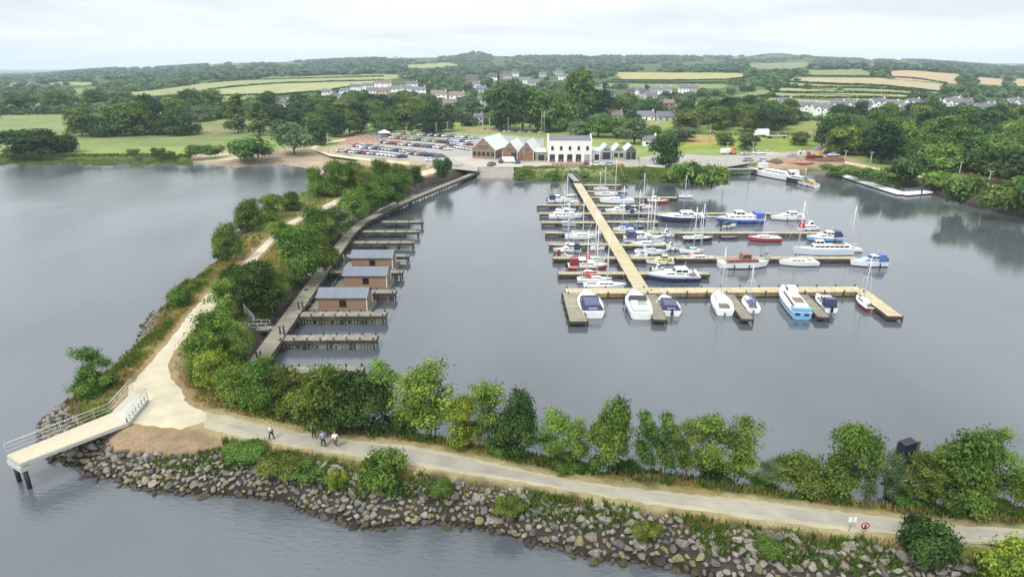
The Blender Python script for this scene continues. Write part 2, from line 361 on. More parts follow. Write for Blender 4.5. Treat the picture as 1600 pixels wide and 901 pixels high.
def base_cols():
    C = np.zeros(X.shape + (3,)); 
    def setc(mask, c): C[mask] = c[:3]
    n1 = vnoise(X, Y, 5, 11); n2 = vnoise(X, Y, 30, 12); n3 = vnoise(X, Y, 1.7, 13)
    dry = np.array(ph(152, 136, 84)[:3]); green = np.array(ph(104, 122, 62)[:3]); dgreen = np.array(ph(80, 104, 52)[:3]); pas = np.array(ph(144, 162, 92)[:3]); lime = np.array(ph(176, 180, 118)[:3])
    t = np.clip((n1 * 0.6 + n3 * 0.4 - 0.35) * 3, 0, 1)[..., None]; C[:] = dry * (1 - t) + green * t
    near = Y < 235
    t2 = np.clip((n2 * 0.5 + n1 * 0.5 - 0.3) * 2.2, 0, 1)[..., None]; C[~near] = (pas * (1 - t2) + (pas * 0.85 + 0.15 * lime) * t2)[~near]
    kk = (np.clip((4.6 - sdn + (n3 - 0.5) * 2.0) / 1.2, 0, 1) * near)[..., None]; C[:] = C * (1 - kk) + np.array(ph(74, 70, 62)[:3]) * (0.8 + 0.4 * n3[..., None]) * kk
    wet = (sdn < 0.5) & (Y < 400); setc(wet, ph(58, 54, 42))
    setc((sd < 5) & ~near & (Y < 400), ph(98, 120, 60))
    setc(sd < -0.6, ph(60, 62, 56))
    # inner bank: greener at the water
    def px(poly, c, extra=None, noise=0.0):
        m = inside(PU, PV, poly) & (sd > 0.2)
        if extra is not None: m &= extra
        C[m] = np.array(c[:3]) * (1 + noise * (n1[m][:, None] - 0.5)) if noise else c[:3]
    px([(170,664),(202,661),(239,665),(283,671),(318,668),(345,678),(352,700),(300,712),(230,708),(165,700)], ph(160, 138, 112), near, 0.2)
    px([(265,555),(275,548),(300,590),(300,625),(286,613),(268,592)], ph(150, 128, 100), near, 0.2)
    # bare strip along the sandy path
    kk = (np.clip((ps + (vnoise(X, Y, 1.4, 23) - 0.5) * 1.4 + 1.5) / 0.8, 0, 1) * (near & (Y > 52) & (X < -8)))[..., None]; C[:] = C * (1 - kk) + np.array(ph(164, 142, 106)[:3]) * (0.85 + 0.3 * n1[..., None]) * kk
    dp = sdist(X, Y, np.array(PATH)) + (vnoise(X, Y, 0.9, 21) - 0.5) * 1.0 + (vnoise(X, Y, 3.1, 22) - 0.5) * 0.7
    kk = (np.clip((dp + 1.1) / 0.9, 0, 1) * near)[..., None]; C[:] = C * (1 - kk) + np.array(ph(172, 160, 120)[:3]) * kk
    C[inb & (sd > 0)] = (np.array(ph(178, 160, 138)[:3]) * (0.85 + 0.3 * n1[..., None]))[inb & (sd > 0)]
    px([(335,238),(400,240),(430,236),(380,248),(325,252),(300,250)], ph(205, 195, 160))
    px([(500,232),(540,224),(620,232),(760,256),(740,270),(690,280),(560,262)], ph(190, 172, 140), ~near, 0.25)
    px([(600,255),(690,266),(650,275),(570,262)], ph(176, 140, 110), ~near)
    px([(530,214),(600,211),(640,214),(640,224),(560,229),(530,225)], ph(182, 150, 130), ~near, 0.2)
    px([(640,204),(790,200),(800,212),(690,222),(640,216)], ph(150, 168, 112), ~near, 0.2)
    px([(700,202),(800,198),(800,207),(720,207)], ph(172, 158, 112), ~near, 0.2)
    px([(800,266),(885,266),(885,285),(802,285)], ph(120, 136, 76), None, 0.6); px([(905,262),(1045,262),(1045,288),(905,288)], ph(120, 136, 76), None, 0.6)
    px([(1060,212),(1160,206),(1290,214),(1290,235),(1230,236),(1120,232),(1050,236)], ph(140, 156, 74), ~near, 0.3); px([(1060,214),(1140,208),(1150,222),(1080,228)], ph(176, 158, 90), ~near)
    px([(1180,262),(1190,240),(1260,236),(1330,246),(1360,262),(1420,270),(1400,284),(1310,268),(1240,266)], ph(172, 148, 122), ~near, 0.3)
    px([(1255,252),(1262,238),(1300,240),(1325,250)], ph(128, 92, 76), ~near)
    px([(1400,268),(1480,280),(1600,292),(1600,310),(1520,316),(1400,288)], ph(186, 164, 140), ~near, 0.2)
    g1 = ph(172, 182, 116); g2 = ph(150, 168, 98); tan = ph(202, 190, 140); tan2 = ph(214, 184, 138); yg = ph(188, 192, 124)
    F = [([(0,178),(110,176),(112,212),(0,214)], g2), ([(110,206),(480,182),(470,205),(340,236),(0,244),(0,212)], ph(146,164,88)), ([(300,200),(480,184),(470,192),(300,214)], ph(164,158,100)),
     ([(185,146),(250,140),(320,130),(420,121),(600,116),(650,119),(600,125),(440,128),(330,140),(220,152)], g1), ([(320,141),(440,129),(600,126),(560,134),(430,150),(340,152)], yg), ([(196,150),(330,152),(420,152),(330,160),(190,158)], g2),
     ([(630,102),(700,98),(722,102),(680,107),(640,107)], g1), ([(958,113),(1150,114),(1182,119),(1140,124),(972,124)], ph(196,192,118)), ([(950,131),(1140,132),(1130,138),(950,137)], g2),
     ([(1255,110),(1350,108),(1365,118),(1262,119)], g2), ([(1245,121),(1372,122),(1480,132),(1470,142),(1420,139),(1300,131),(1230,127)], tan), ([(1228,129),(1300,133),(1420,141),(1470,144),(1460,147),(1215,135)], g1),
     ([(1212,137),(1460,149),(1462,153),(1204,143)], yg), ([(1202,145),(1464,155),(1470,160),(1196,151)], g1), ([(1194,153),(1330,158),(1475,162),(1475,172),(1190,172)], ph(186,186,122)),
     ([(1388,112),(1410,109),(1498,116),(1496,131),(1400,124)], tan2), ([(1525,120),(1570,124),(1568,134),(1526,131)], tan2), ([(1583,122),(1640,126),(1640,136),(1583,134)], tan2),
     ([(1240,190),(1290,190),(1290,212),(1240,210)], ph(170,176,92)), ([(1050,164),(1110,158),(1200,138),(1204,148),(1120,166),(1058,174)], ph(150,164,92)), ([(1090,168),(1140,158),(1150,162),(1100,172)], ph(196,186,120)),
     ([(60,131),(100,128),(150,129),(130,134)], g1), ([(1160,100),(1262,97),(1264,108),(1180,108)], ph(150,160,110)), ([(100,140),(150,136),(170,141),(120,147)], g2)]
    for poly, c in F: px(poly, tuple((k * .8 + .2 * (c[0] + c[1] + c[2]) / 3) * .86 for k in c[:3]), Y > 300, 0.12)
    px([(800,262),(885,262),(1046,262),(1046,266),(960,268),(885,266),(802,267)], ph(176, 168, 132), None, 0.5)
    wood = (Y > 430) & ~np.any([inside(PU, PV, p) for p, _ in F], axis=0); C[wood] = (np.array(ph(84, 106, 62)[:3]) * (0.8 + 0.4 * n2[..., None]))[wood]
    return C, [p for p, _ in F]
GC, FIELDS = base_cols()
def terrain():
    me = bpy.data.meshes.new('ground'); V = np.stack([X, Y, Z], -1).reshape(-1, 3); idx = np.arange(nr * nc).reshape(nr, nc)
    q = np.stack([idx[:-1, :-1], idx[:-1, 1:], idx[1:, 1:], idx[1:, :-1]], -1).reshape(-1, 4)
    me.vertices.add(len(V)); me.vertices.foreach_set('co', V.astype(np.float32).ravel()); me.loops.add(q.size); me.loops.foreach_set('vertex_index', q.astype(np.int32).ravel())
    me.polygons.add(len(q)); me.polygons.foreach_set('loop_start', np.arange(0, q.size, 4, dtype=np.int32)); me.update(calc_edges=True)
    me.polygons.foreach_set('use_smooth', np.ones(len(q), bool))
    a = me.color_attributes.new('ground_col', 'FLOAT_COLOR', 'POINT'); a.data.foreach_set('color', np.concatenate([GC.reshape(-1, 3), np.ones((len(V), 1))], 1).astype(np.float32).ravel())
    me.materials.append(groundmat()); o = bpy.data.objects.new('ground', me); COL.objects.link(o); structure(o)
terrain()
def sheet(name, poly, z, m, kind='structure'):
    if name in ('sandy_path', 'gravel_path'):
        q = []; rj = random.Random(2)
        for i in range(len(poly)):
            a = Vector(poly[i]); c = Vector(poly[(i + 1) % len(poly)]); k = max(1, int((c - a).length / .55)); nrm = Vector((-(c - a).y, (c - a).x)).normalized()
            for j in range(k): q.append(tuple(a.lerp(c, j / k) + nrm * rj.uniform(-.14, .14)))
        poly = q
    b = MB(); n = len(poly); b.prism(poly, z - 0.03, z); o = b.build(name, m); structure(o, kind); return o
def edged(name, poly, z, c1, c2, var=0.12):
    return sheet(name, poly, z, mat(name + '_surface', c1, 0.95, var, 0.35, bump=0.3, bscale=9, spec=0.15))
edged('sandy_path', SAND, 2.53, ph(216, 206, 180), None, 0.17)
edged('gravel_path', PATH, 2.524, ph(192, 184, 160), None, 0.18)
ASPH = mat('asphalt', ph(178, 173, 166), 0.9, 0.12, 0.12, bump=0.2, bscale=8)
CARPARK = px_path([(522,236),(560,228),(640,222),(690,216),(760,212),(800,212),(850,218),(850,250),(996,250),(1000,261),(885,262),(800,261.5),(747,261.5),(745,268),(690,262),(640,250),(560,246)])
sheet('car_park', CARPARK, 2.55, ASPH)
sheet('road', px_path([(1000,246),(1040,240),(1120,244),(1200,240),(1262,236),(1290,222),(1270,212),(1200,212),(1100,212),(1020,214),(1000,210),(1100,207),(1200,206),(1280,206),(1306,222),(1290,246),(1262,240),(1240,250),(1180,254),(1130,262),(1050,262),(1000,262)]), 2.54, ASPH)
sheet('footpath', px_path([(484,232),(498,224),(540,217),(541,219),(503,226),(492,233),(520,241),(560,246),(640,254),(640,257),(560,250),(515,244)]), 2.57, mat('footpath_surface', ph(222, 210, 170), 0.9))
sheet('plaza', px_path([(700,246),(735,244),(800,256),(850,254),(930,256),(930,261),(740,261)]), 2.57, mat('pale_paving', ph(200, 190, 178), 0.85))
sheet('quay_path', px_path([(1320,252),(1400,268),(1480,280),(1600,294),(1600,298),(1480,284),(1400,272),(1320,256)]), 2.56, mat('footpath_surface', ph(222, 210, 170)))
b = MB()
for i in range(len(CARPARK)):
    a = Vector(CARPARK[i]); c = Vector(CARPARK[(i + 1) % len(CARPARK)]); d = c - a
    if d.length > 1: b.box(((a.x + c.x) / 2, (a.y + c.y) / 2, 2.6), (d.length - 0.3, 0.25, 0.14), math.atan2(d.y, d.x))
structure(b.build('kerb', mat('kerb_stone', ph(190, 186, 176), 0.8)))
b = MB(); up_ = PATH[:19]; lo_ = PATH[20:][::-1]
def mid_edge(pts, n): 
    q = np.array(pts); L = np.r_[0, np.cumsum(np.hypot(*np.diff(q, axis=0).T))]; t = np.linspace(0, L[-1], n); return np.stack([np.interp(t, L, q[:, 0]), np.interp(t, L, q[:, 1])], -1)
ux = mid_edge(PATH[1:21], 260); lx_ = mid_edge(PATH[21:][::-1], 260); rj = random.Random(5)
V_s = []; 
for i in range(260):
    a_, c_ = ux[i], lx_[int(np.argmin(np.hypot(*(lx_ - ux[i]).T)))]; tp = min(1, i / 22); f0 = .5 - .3 * tp + rj.uniform(-.03, .03); f1 = .5 + .28 * tp + rj.uniform(-.03, .03); V_s += [(*(a_ * (1 - f0) + c_ * f0), 2.531), (*(a_ * (1 - f1) + c_ * f1), 2.531)]
b.add(V_s, [(2 * i, 2 * i + 1, 2 * i + 3, 2 * i + 2) for i in range(259)]); structure(b.build('worn_track', mat('worn_gravel', ph(180, 175, 161), .95, .26, .3, bump=.3, bscale=9, spec=.1)))
# slipway
b = MB(); b.hexa([(*xy(744,279), -0.6), (*xy(806,279), -0.6), (*xy(802,261.4,2.5), 1.9), (*xy(747,261.4,2.5), 1.9)], [(*xy(744,279), -0.2), (*xy(806,279), -0.2), (*xy(802,261.4,2.5), 2.54), (*xy(747,261.4,2.5), 2.54)])
tag(b.build('slipway', mat('slip_concrete', ph(160, 152, 144), 0.8, 0.2, 0.5)), 'bare concrete slipway running down into the marina beside the boardwalk', 'slipway')
# water
wv = [(-11000, -600, 0), (11000, -600, 0), (11000, 3000, 0), (-11000, 3000, 0)]
me = bpy.data.meshes.new('water'); me.from_pydata(wv, [], [(0, 1, 2, 3)]); me.materials.append(watermat()); wo = bpy.data.objects.new('water', me); COL.objects.link(wo); structure(wo)
# air
if HAZE:
    b = MB(); b.b2(-13000, 13000, -700, 12500, -200, 190); hm = bpy.data.materials.new('haze_air'); hm.use_nodes = True; t = hm.node_tree; t.nodes.clear()
    v_ = t.nodes.new('ShaderNodeVolumePrincipled'); v_.inputs['Color'].default_value = (0.74, 0.86, 1.0, 1); v_.inputs['Density'].default_value = HAZE; v_.inputs['Anisotropy'].default_value = 0.0
    o_ = t.nodes.new('ShaderNodeOutputMaterial'); t.links.new(v_.outputs[0], o_.inputs['Volume']); h = b.build('haze', hm); h['kind'] = 'stuff'
# ------------------------------------------------------------------ foliage
def rnd_unit(r, n):
    v = r.normal(size=(n, 3)); return v / np.linalg.norm(v, axis=1)[:, None]
def leaf_quads(r, C, Nn, S, asp=0.62):
    """one four-cornered leaf spray at every C, facing Nn, of size S"""
    n = len(C); t = np.cross(Nn, rnd_unit(r, n)); t /= np.linalg.norm(t, axis=1)[:, None] + 1e-9; b = np.cross(Nn, t)
    S = S[:, None]; k = asp
    V = np.stack([C - t * S, C - b * S * k + Nn * S * 0.15, C + t * S, C + b * S * k + Nn * S * 0.1], 1)
    return V.reshape(-1, 3)
def crown_data(seed, H, W, z0, lobes, clumps, per, leaf, crad, spread=1.0, style='round', fill=0.35):
    r = np.random.default_rng(seed); L = []
    if style == 'round':
        for i in range(lobes):
            a = r.uniform(0, 2 * math.pi); rr = math.sqrt(r.uniform(0, 1)) * W * 0.34; zz = r.uniform(-0.12, 0.95)
            sh = math.sqrt(max(0.06, 1 - (2 * zz - 0.85) ** 2)) if zz > 0.42 else 1.0
            L.append((rr * math.cos(a) * sh, rr * math.sin(a) * sh, z0 + (H - z0) * (0.18 + 0.66 * zz), W * r.uniform(0.17, 0.27), (H - z0) * r.uniform(0.12, 0.2)))
    elif style == 'tall':
        for i in range(lobes):
            zz = (i + r.uniform(0.1, 0.9)) / lobes; a = r.uniform(0, 2 * math.pi); rr = r.uniform(0.05, 0.40) * W * (1.1 - 0.5 * abs(2 * zz - .8))
            L.append((rr * math.cos(a), rr * math.sin(a), z0 + (H - z0) * (0.06 + 0.86 * zz), W * r.uniform(0.12, 0.25), (H - z0) * r.uniform(0.06, 0.13)))
    elif style == 'bush':
        for i in range(lobes):
            a = r.uniform(0, 2 * math.pi); rr = math.sqrt(r.uniform(0, 1)) * W * 0.36; f = math.sqrt(max(0.05, 1 - (rr / (W * 0.5)) ** 2))
            L.append((rr * math.cos(a), rr * math.sin(a), H * r.uniform(0.12, 0.72) * f + H * 0.06, W * r.uniform(0.13, 0.2), H * r.uniform(0.16, 0.26)))
    L = np.array(L); k = r.integers(0, len(L), clumps); d = rnd_unit(r, clumps); rad = np.where(r.uniform(size=clumps) < fill, r.uniform(0.2, 0.8, clumps), r.uniform(0.85, 1.08, clumps))
    d[:, 2] = np.where(d[:, 2] < -0.3, -d[:, 2], d[:, 2])
    cc = L[k, :3] + d * np.stack([L[k, 3], L[k, 3], L[k, 4]], 1) * rad[:, None] * spread
    ctone = np.clip(0.5 + 0.25 * (r.uniform(-1, 1, len(L))[k]) + r.uniform(-0.42, 0.42, clumps), 0, 1)
    ki = np.repeat(np.arange(clumps), per); n = len(ki)
    off = r.normal(size=(n, 3)) * crad * np.array([1, 1, 0.7]); C = cc[ki] + off; C[:, 2] = np.maximum(C[:, 2], 0.03)
    nrm = d[ki] * 0.9 + off / crad * 0.5 + rnd_unit(r, n) * 0.8 + np.array([0, 0, 0.35]); nrm /= np.linalg.norm(nrm, axis=1)[:, None]
    V = leaf_quads(r, C, nrm, leaf * r.uniform(0.5, 1.7, n)); tone = np.clip(ctone[ki] + r.uniform(-0.16, 0.16, n), 0, 1)
    return V, tone, L
def trunk_mb(L, H, z0, r0, seed, stems=1):
    r = random.Random(seed); b = MB(); top = z0 + (H - z0) * 0.35
    for s in range(stems):
        ox, oy = (0, 0) if stems == 1 else (r.uniform(-.5, .5), r.uniform(-.5, .5)); mx = ox + r.uniform(-.3, .3); my = oy + r.uniform(-.3, .3)
        b.tube((ox, oy, -0.3), (mx, my, z0), r0, r0 * 0.75, 8); b.tube((mx, my, z0), (mx * 1.2, my, top), r0 * 0.75, r0 * 0.5, 7)
        for i, l in enumerate(L):
            if stems > 1 and i % stems != s: continue
            sz = z0 * 0.7 + (top - z0 * 0.7) * r.uniform(0.1, 1); p0 = Vector((mx, my, sz)); p2 = Vector(l[:3]); p1 = p0.lerp(p2, 0.5) + Vector((r.uniform(-.3, .3), r.uniform(-.3, .3), 0.2))
            b.tube(p0, p1, r0 * 0.4, r0 * 0.24, 5, False); b.tube(p1, p2, r0 * 0.24, r0 * 0.09, 5, False)
    return b
PROTO = {}
def tree_proto(key, style, seed, H, W, z0, lobes, clumps, per, leaf, crad, r0=0.14, stems=1, fill=0.35):
    V, tone, L = crown_data(seed, H, W, z0, lobes, clumps, per, leaf, crad, style=style, fill=fill)
    c = quads_mesh('crown', V, tone); t = trunk_mb(L, H, z0, r0, seed, stems).build('trunk', BARK)
    me_c, me_t = c.data, t.data; bpy.data.objects.remove(c); bpy.data.objects.remove(t)
    PROTO.setdefault(key, []).append((me_c, me_t, H, W))
for i in range(5): tree_proto('loose', 'tall', 20 + i, 8, 6.0, 1.0, 21, 172, 36, 0.115, 0.38, 0.09, 3, 0.5)
for i in range(3):
    tree_proto('dense', 'round', 10 + i, 7, 7, 0.2, 20, 380, 40, 0.135, 0.42, 0.16)
    tree_proto('bush', 'bush', 30 + i, 3, 5, 0.1, 18, 240, 40, 0.11, 0.30, 0.06, 3)
for i in range(4): tree_proto('mid', 'round', 40 + i, 14, 13, 0.4, 22, 360, 16, 0.40, 0.85, 0.35)
for i in range(2): tree_proto('midtall', 'tall', 50 + i, 14, 8, 1.0, 14, 170, 16, 0.38, 0.7, 0.25)
for i in range(2): tree_proto('midbush', 'bush', 60 + i, 5, 8, 0.1, 16, 190, 18, 0.30, 0.55, 0.15, 2)
GRN = {'bright': ph(112, 140, 62), 'mid': ph(94, 122, 56), 'dark': ph(70, 96, 50), 'olive': ph(104, 120, 56), 'yellow': ph(130, 148, 60), 'grey': ph(108, 130, 84), 'deep': ph(52, 80, 44)}
GWORD = {'bright': 'bright green', 'mid': 'mid green', 'dark': 'dark green', 'olive': 'olive green', 'yellow': 'yellowish green', 'grey': 'grey green', 'deep': 'deep green'}
tr_r = random.Random(3); LEAFGAIN = 1.25
def put_tree(x, y, z, h, w, kind, tone, label, cat=None, group=None, name=None):
    mc, mt, H, W = tr_r.choice(PROTO[kind]); bush = 'bush' in kind
    e = empty(name or ('shrub' if bush else 'young_tree' if kind == 'loose' else 'broadleaf_tree'), (x, y, z), tr_r.uniform(0, 6.28), label, cat or ('shrub' if bush else 'tree'), group)
    e.scale = (w / W, w / W, h / H)
    for nm, me in (('crown', mc), ('trunk', mt)):
        o = bpy.data.objects.new(nm, me); COL.objects.link(o); o.parent = e
        if nm == 'crown':
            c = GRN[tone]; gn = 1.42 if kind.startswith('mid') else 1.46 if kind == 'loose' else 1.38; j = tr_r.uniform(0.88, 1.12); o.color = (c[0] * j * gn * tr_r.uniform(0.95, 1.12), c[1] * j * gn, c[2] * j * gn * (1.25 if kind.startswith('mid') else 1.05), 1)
    return e
def tree_px(u, vb, vt, wpx, kind, tone, label, group=None, zb=None):
    p = P(u, vb, 2.3 if zb is None else zb); h = ztop(p.y, vt) - p.z; w_ = wpx / ppm(p.x, p.y, p.z)
    q = P(u, vb, p.z); k = q.y
    # base sits a little inside the crown's front
    y = q.y + w_ * 0.12
    return put_tree(q.x * y / q.y, y, p.z, max(h, 1.0) * 1.04, w_ * WSC * (1.42 if kind == 'loose' else 1.18), kind, tone, label, None, group)
WSC = 1.0
ga = 'trees along the near breakwater path'
T1 = [(373,630,572,66,'dense','bright','behind the junction bank'),(425,643,563,58,'loose','mid','with water glinting between its stems'),(456,650,575,54,'dense','olive','leaning against the great round tree'),(510,668,580,92,'dense','olive','behind the three walkers'),
(567,676,592,86,'dense','dark','broad and shading the path beside the walkers'),(598,655,570,52,'loose','bright','standing behind the two great round trees'),(645,683,590,50,'loose','bright','with a gap of water before it'),(678,688,575,74,'loose','bright','tallest of the middle of the row'),
(722,697,626,54,'dense','yellow','with a neat round head'),(768,700,600,56,'loose','mid','rising over its yellowish neighbour'),(808,712,622,64,'dense','dark','upright and thickly leaved'),(862,722,645,48,'loose','bright','feathery and thin'),(903,727,660,38,'loose','bright','small and thin'),
(950,738,632,66,'dense','mid','highest in the middle of the breakwater'),(1003,742,652,40,'loose','mid','with a bare lower stem'),(1035,746,655,42,'loose','mid','narrow and upright'),(1068,752,660,34,'loose','olive','slimmest of the row'),(1102,753,655,50,'loose','bright','with a domed top'),
(1148,756,663,58,'loose','bright','last before the open gap'),(1205,762,722,36,'loose','grey','low and thin past the gap'),(1245,771,712,66,'dense','olive','low and round past the gap'),(1322,776,672,72,'dense','mid','tall beside the thin grey pair'),(1356,778,694,36,'loose','grey','sparse with its stems showing'),
(1384,778,716,34,'loose','grey','sparse before the navy cabinet'),(1442,790,716,50,'loose','olive','before the old timber platform'),(1494,800,677,84,'dense','mid','biggest by the old timber platform'),(1537,790,680,56,'loose','mid','ragged by the white lamp'),(1586,796,722,48,'loose','yellow','with a pale round head')]
for u, vb, vt, w_, k, t, d in T1:
    tree_px(u, vb, vt, w_, k, t, ('thin ' if k == 'loose' else 'bushy ') + GWORD[t] + ' tree ' + d, ga)
T2 = [(603,762,710,68,'bush','mid','lush rounded shrub among the boulders below the walkers'),(527,762,738,30,'bush','yellow','small pale green shrub on the boulders below the walkers'),(1443,878,820,74,'bush','dark','big dark green shrub below the path by the round sign'),
(1578,925,858,90,'bush','yellow','bright lime green shrub at the foot of the boulders'),(795,800,782,44,'bush','olive','low scrub among the boulders past the lush shrub'),(690,772,755,36,'bush','mid','low weeds clump at the path edge past the lush shrub'),(1010,838,822,40,'bush','olive','low scrub high on the stoniest bank'),(1200,868,846,44,'bush','mid','green clump among the boulders before the signs'),(1330,858,842,40,'bush','olive','olive clump under the round sign'),(1415,790,765,48,'bush','mid','low shrub under the old timber platform'),(150,612,548,44,'loose','mid','thin green tree alone among the lakeside rocks'),(152,616,585,52,'bush','mid','low bush at the foot of the lone lakeside tree'),
(283,479,450,32,'bush','mid','small round shrub on the lake edge of the spit'),(300,452,436,28,'bush','olive','low shrub just beyond the small round one'),(385,715,700,60,'bush','mid','low green scrub above the boulders by the bare soil'),(480,745,722,60,'bush','mid','spreading green scrub between boulders and path'),(440,735,718,60,'bush','olive','straggling scrub above the grey boulders'),
(400,640,612,44,'bush','bright','bright shrub filling the gap beside the junction'),(625,672,655,50,'bush','dark','dark undergrowth behind the round trees'),(885,733,712,44,'bush','mid','leafy undergrowth beneath the thin trees'),(975,745,722,40,'bush','dark','dark undergrowth at the foot of the tall tree'),(1190,764,748,40,'bush','mid','low growth at the open gap'),(1300,782,764,46,'bush','bright','bright low growth beneath the tall bushy tree'),(780,706,690,40,'bush','mid','low growth beside the yellowish round tree'),(1120,758,740,50,'bush','dark','dark low growth at the end of the row'),(1550,803,788,60,'bush','mid','low growth by the pale-headed tree')]
for u, vb, vt, w_, k, t, d in T2: tree_px(u, vb, vt, w_, k, t, d, 'shrubs on the breakwater', 1.6 if vb > 740 and u < 1600 and k == 'bush' else None)
T3 = [(358,410,350,50,'dense','mid','round tree bulging over the lake on the spit'),(392,365,312,46,'dense','mid','broad tree overhanging the lake'),(428,345,305,50,'dense','bright','bright tree of the lakeside clump'),(456,330,300,40,'dense','mid','small tree at the far end of the lakeside clump'),
(497,308,262,42,'dense','bright','pale leaved tree at the root of the spit'),(528,308,252,50,'dense','mid','tall tree at the root of the spit'),(556,302,252,48,'dense','olive','olive crowned tree at the root of the spit'),(600,303,250,46,'dense','mid','highest tree where the spit widens'),(626,299,258,40,'dense','mid','tree beside the lattice gate'),(648,292,261,30,'dense','dark','dark round tree nearest the slipway'),
(590,328,276,58,'dense','mid','wide tree by the bend of the boardwalk'),(622,320,273,50,'dense','mid','tree leaning over the far boardwalk'),(551,347,297,54,'dense','bright','tree between sandy path and boardwalk bend'),(692,279,245,28,'midbush','dark','single small dark tree on the grass by the slipway'),(575,312,268,44,'dense','olive','tree on the far curve of the sandy path'),
(500,378,325,64,'dense','mid','spreading tree beside the middle of the sandy path'),(532,368,322,50,'dense','grey','greyish tree beside the small bridge'),(470,437,358,84,'dense','mid','great round tree between sandy path and cabins'),(508,425,368,54,'dense','olive','tree pressed against the boardwalk by the cabins'),(405,484,412,78,'dense','dark','dark spreading tree over the sandy path'),
(372,472,416,50,'dense','dark','shadowy tree overhanging the narrow sandy path'),(356,508,442,56,'loose','bright','loose bright tree leaning over the sandy path'),(428,470,424,50,'dense','bright','bright tree behind the footbridge'),(345,562,490,88,'dense','bright','wide bright tree above the sandy path'),(325,592,520,66,'dense','bright','bright tree at the inside of the path bend'),
(372,578,508,58,'dense','mid','tree by the near end of the boardwalk'),(336,607,552,58,'dense','yellow','yellowish tree at the corner of the junction'),(390,608,572,44,'dense','bright','rounded tree over the near end of the boardwalk'),(440,372,345,44,'bush','bright','grassy shrub on the verge of the sandy path')]
WSC = 0.80
for u, vb, vt, w_, k, t, d in T3:
    vv = min(vb, 600)
    tree_px(u, vb, vt, w_, k, t, d, 'trees on the spit')
WSC = 1.0
gs = 'trees round the far shore'
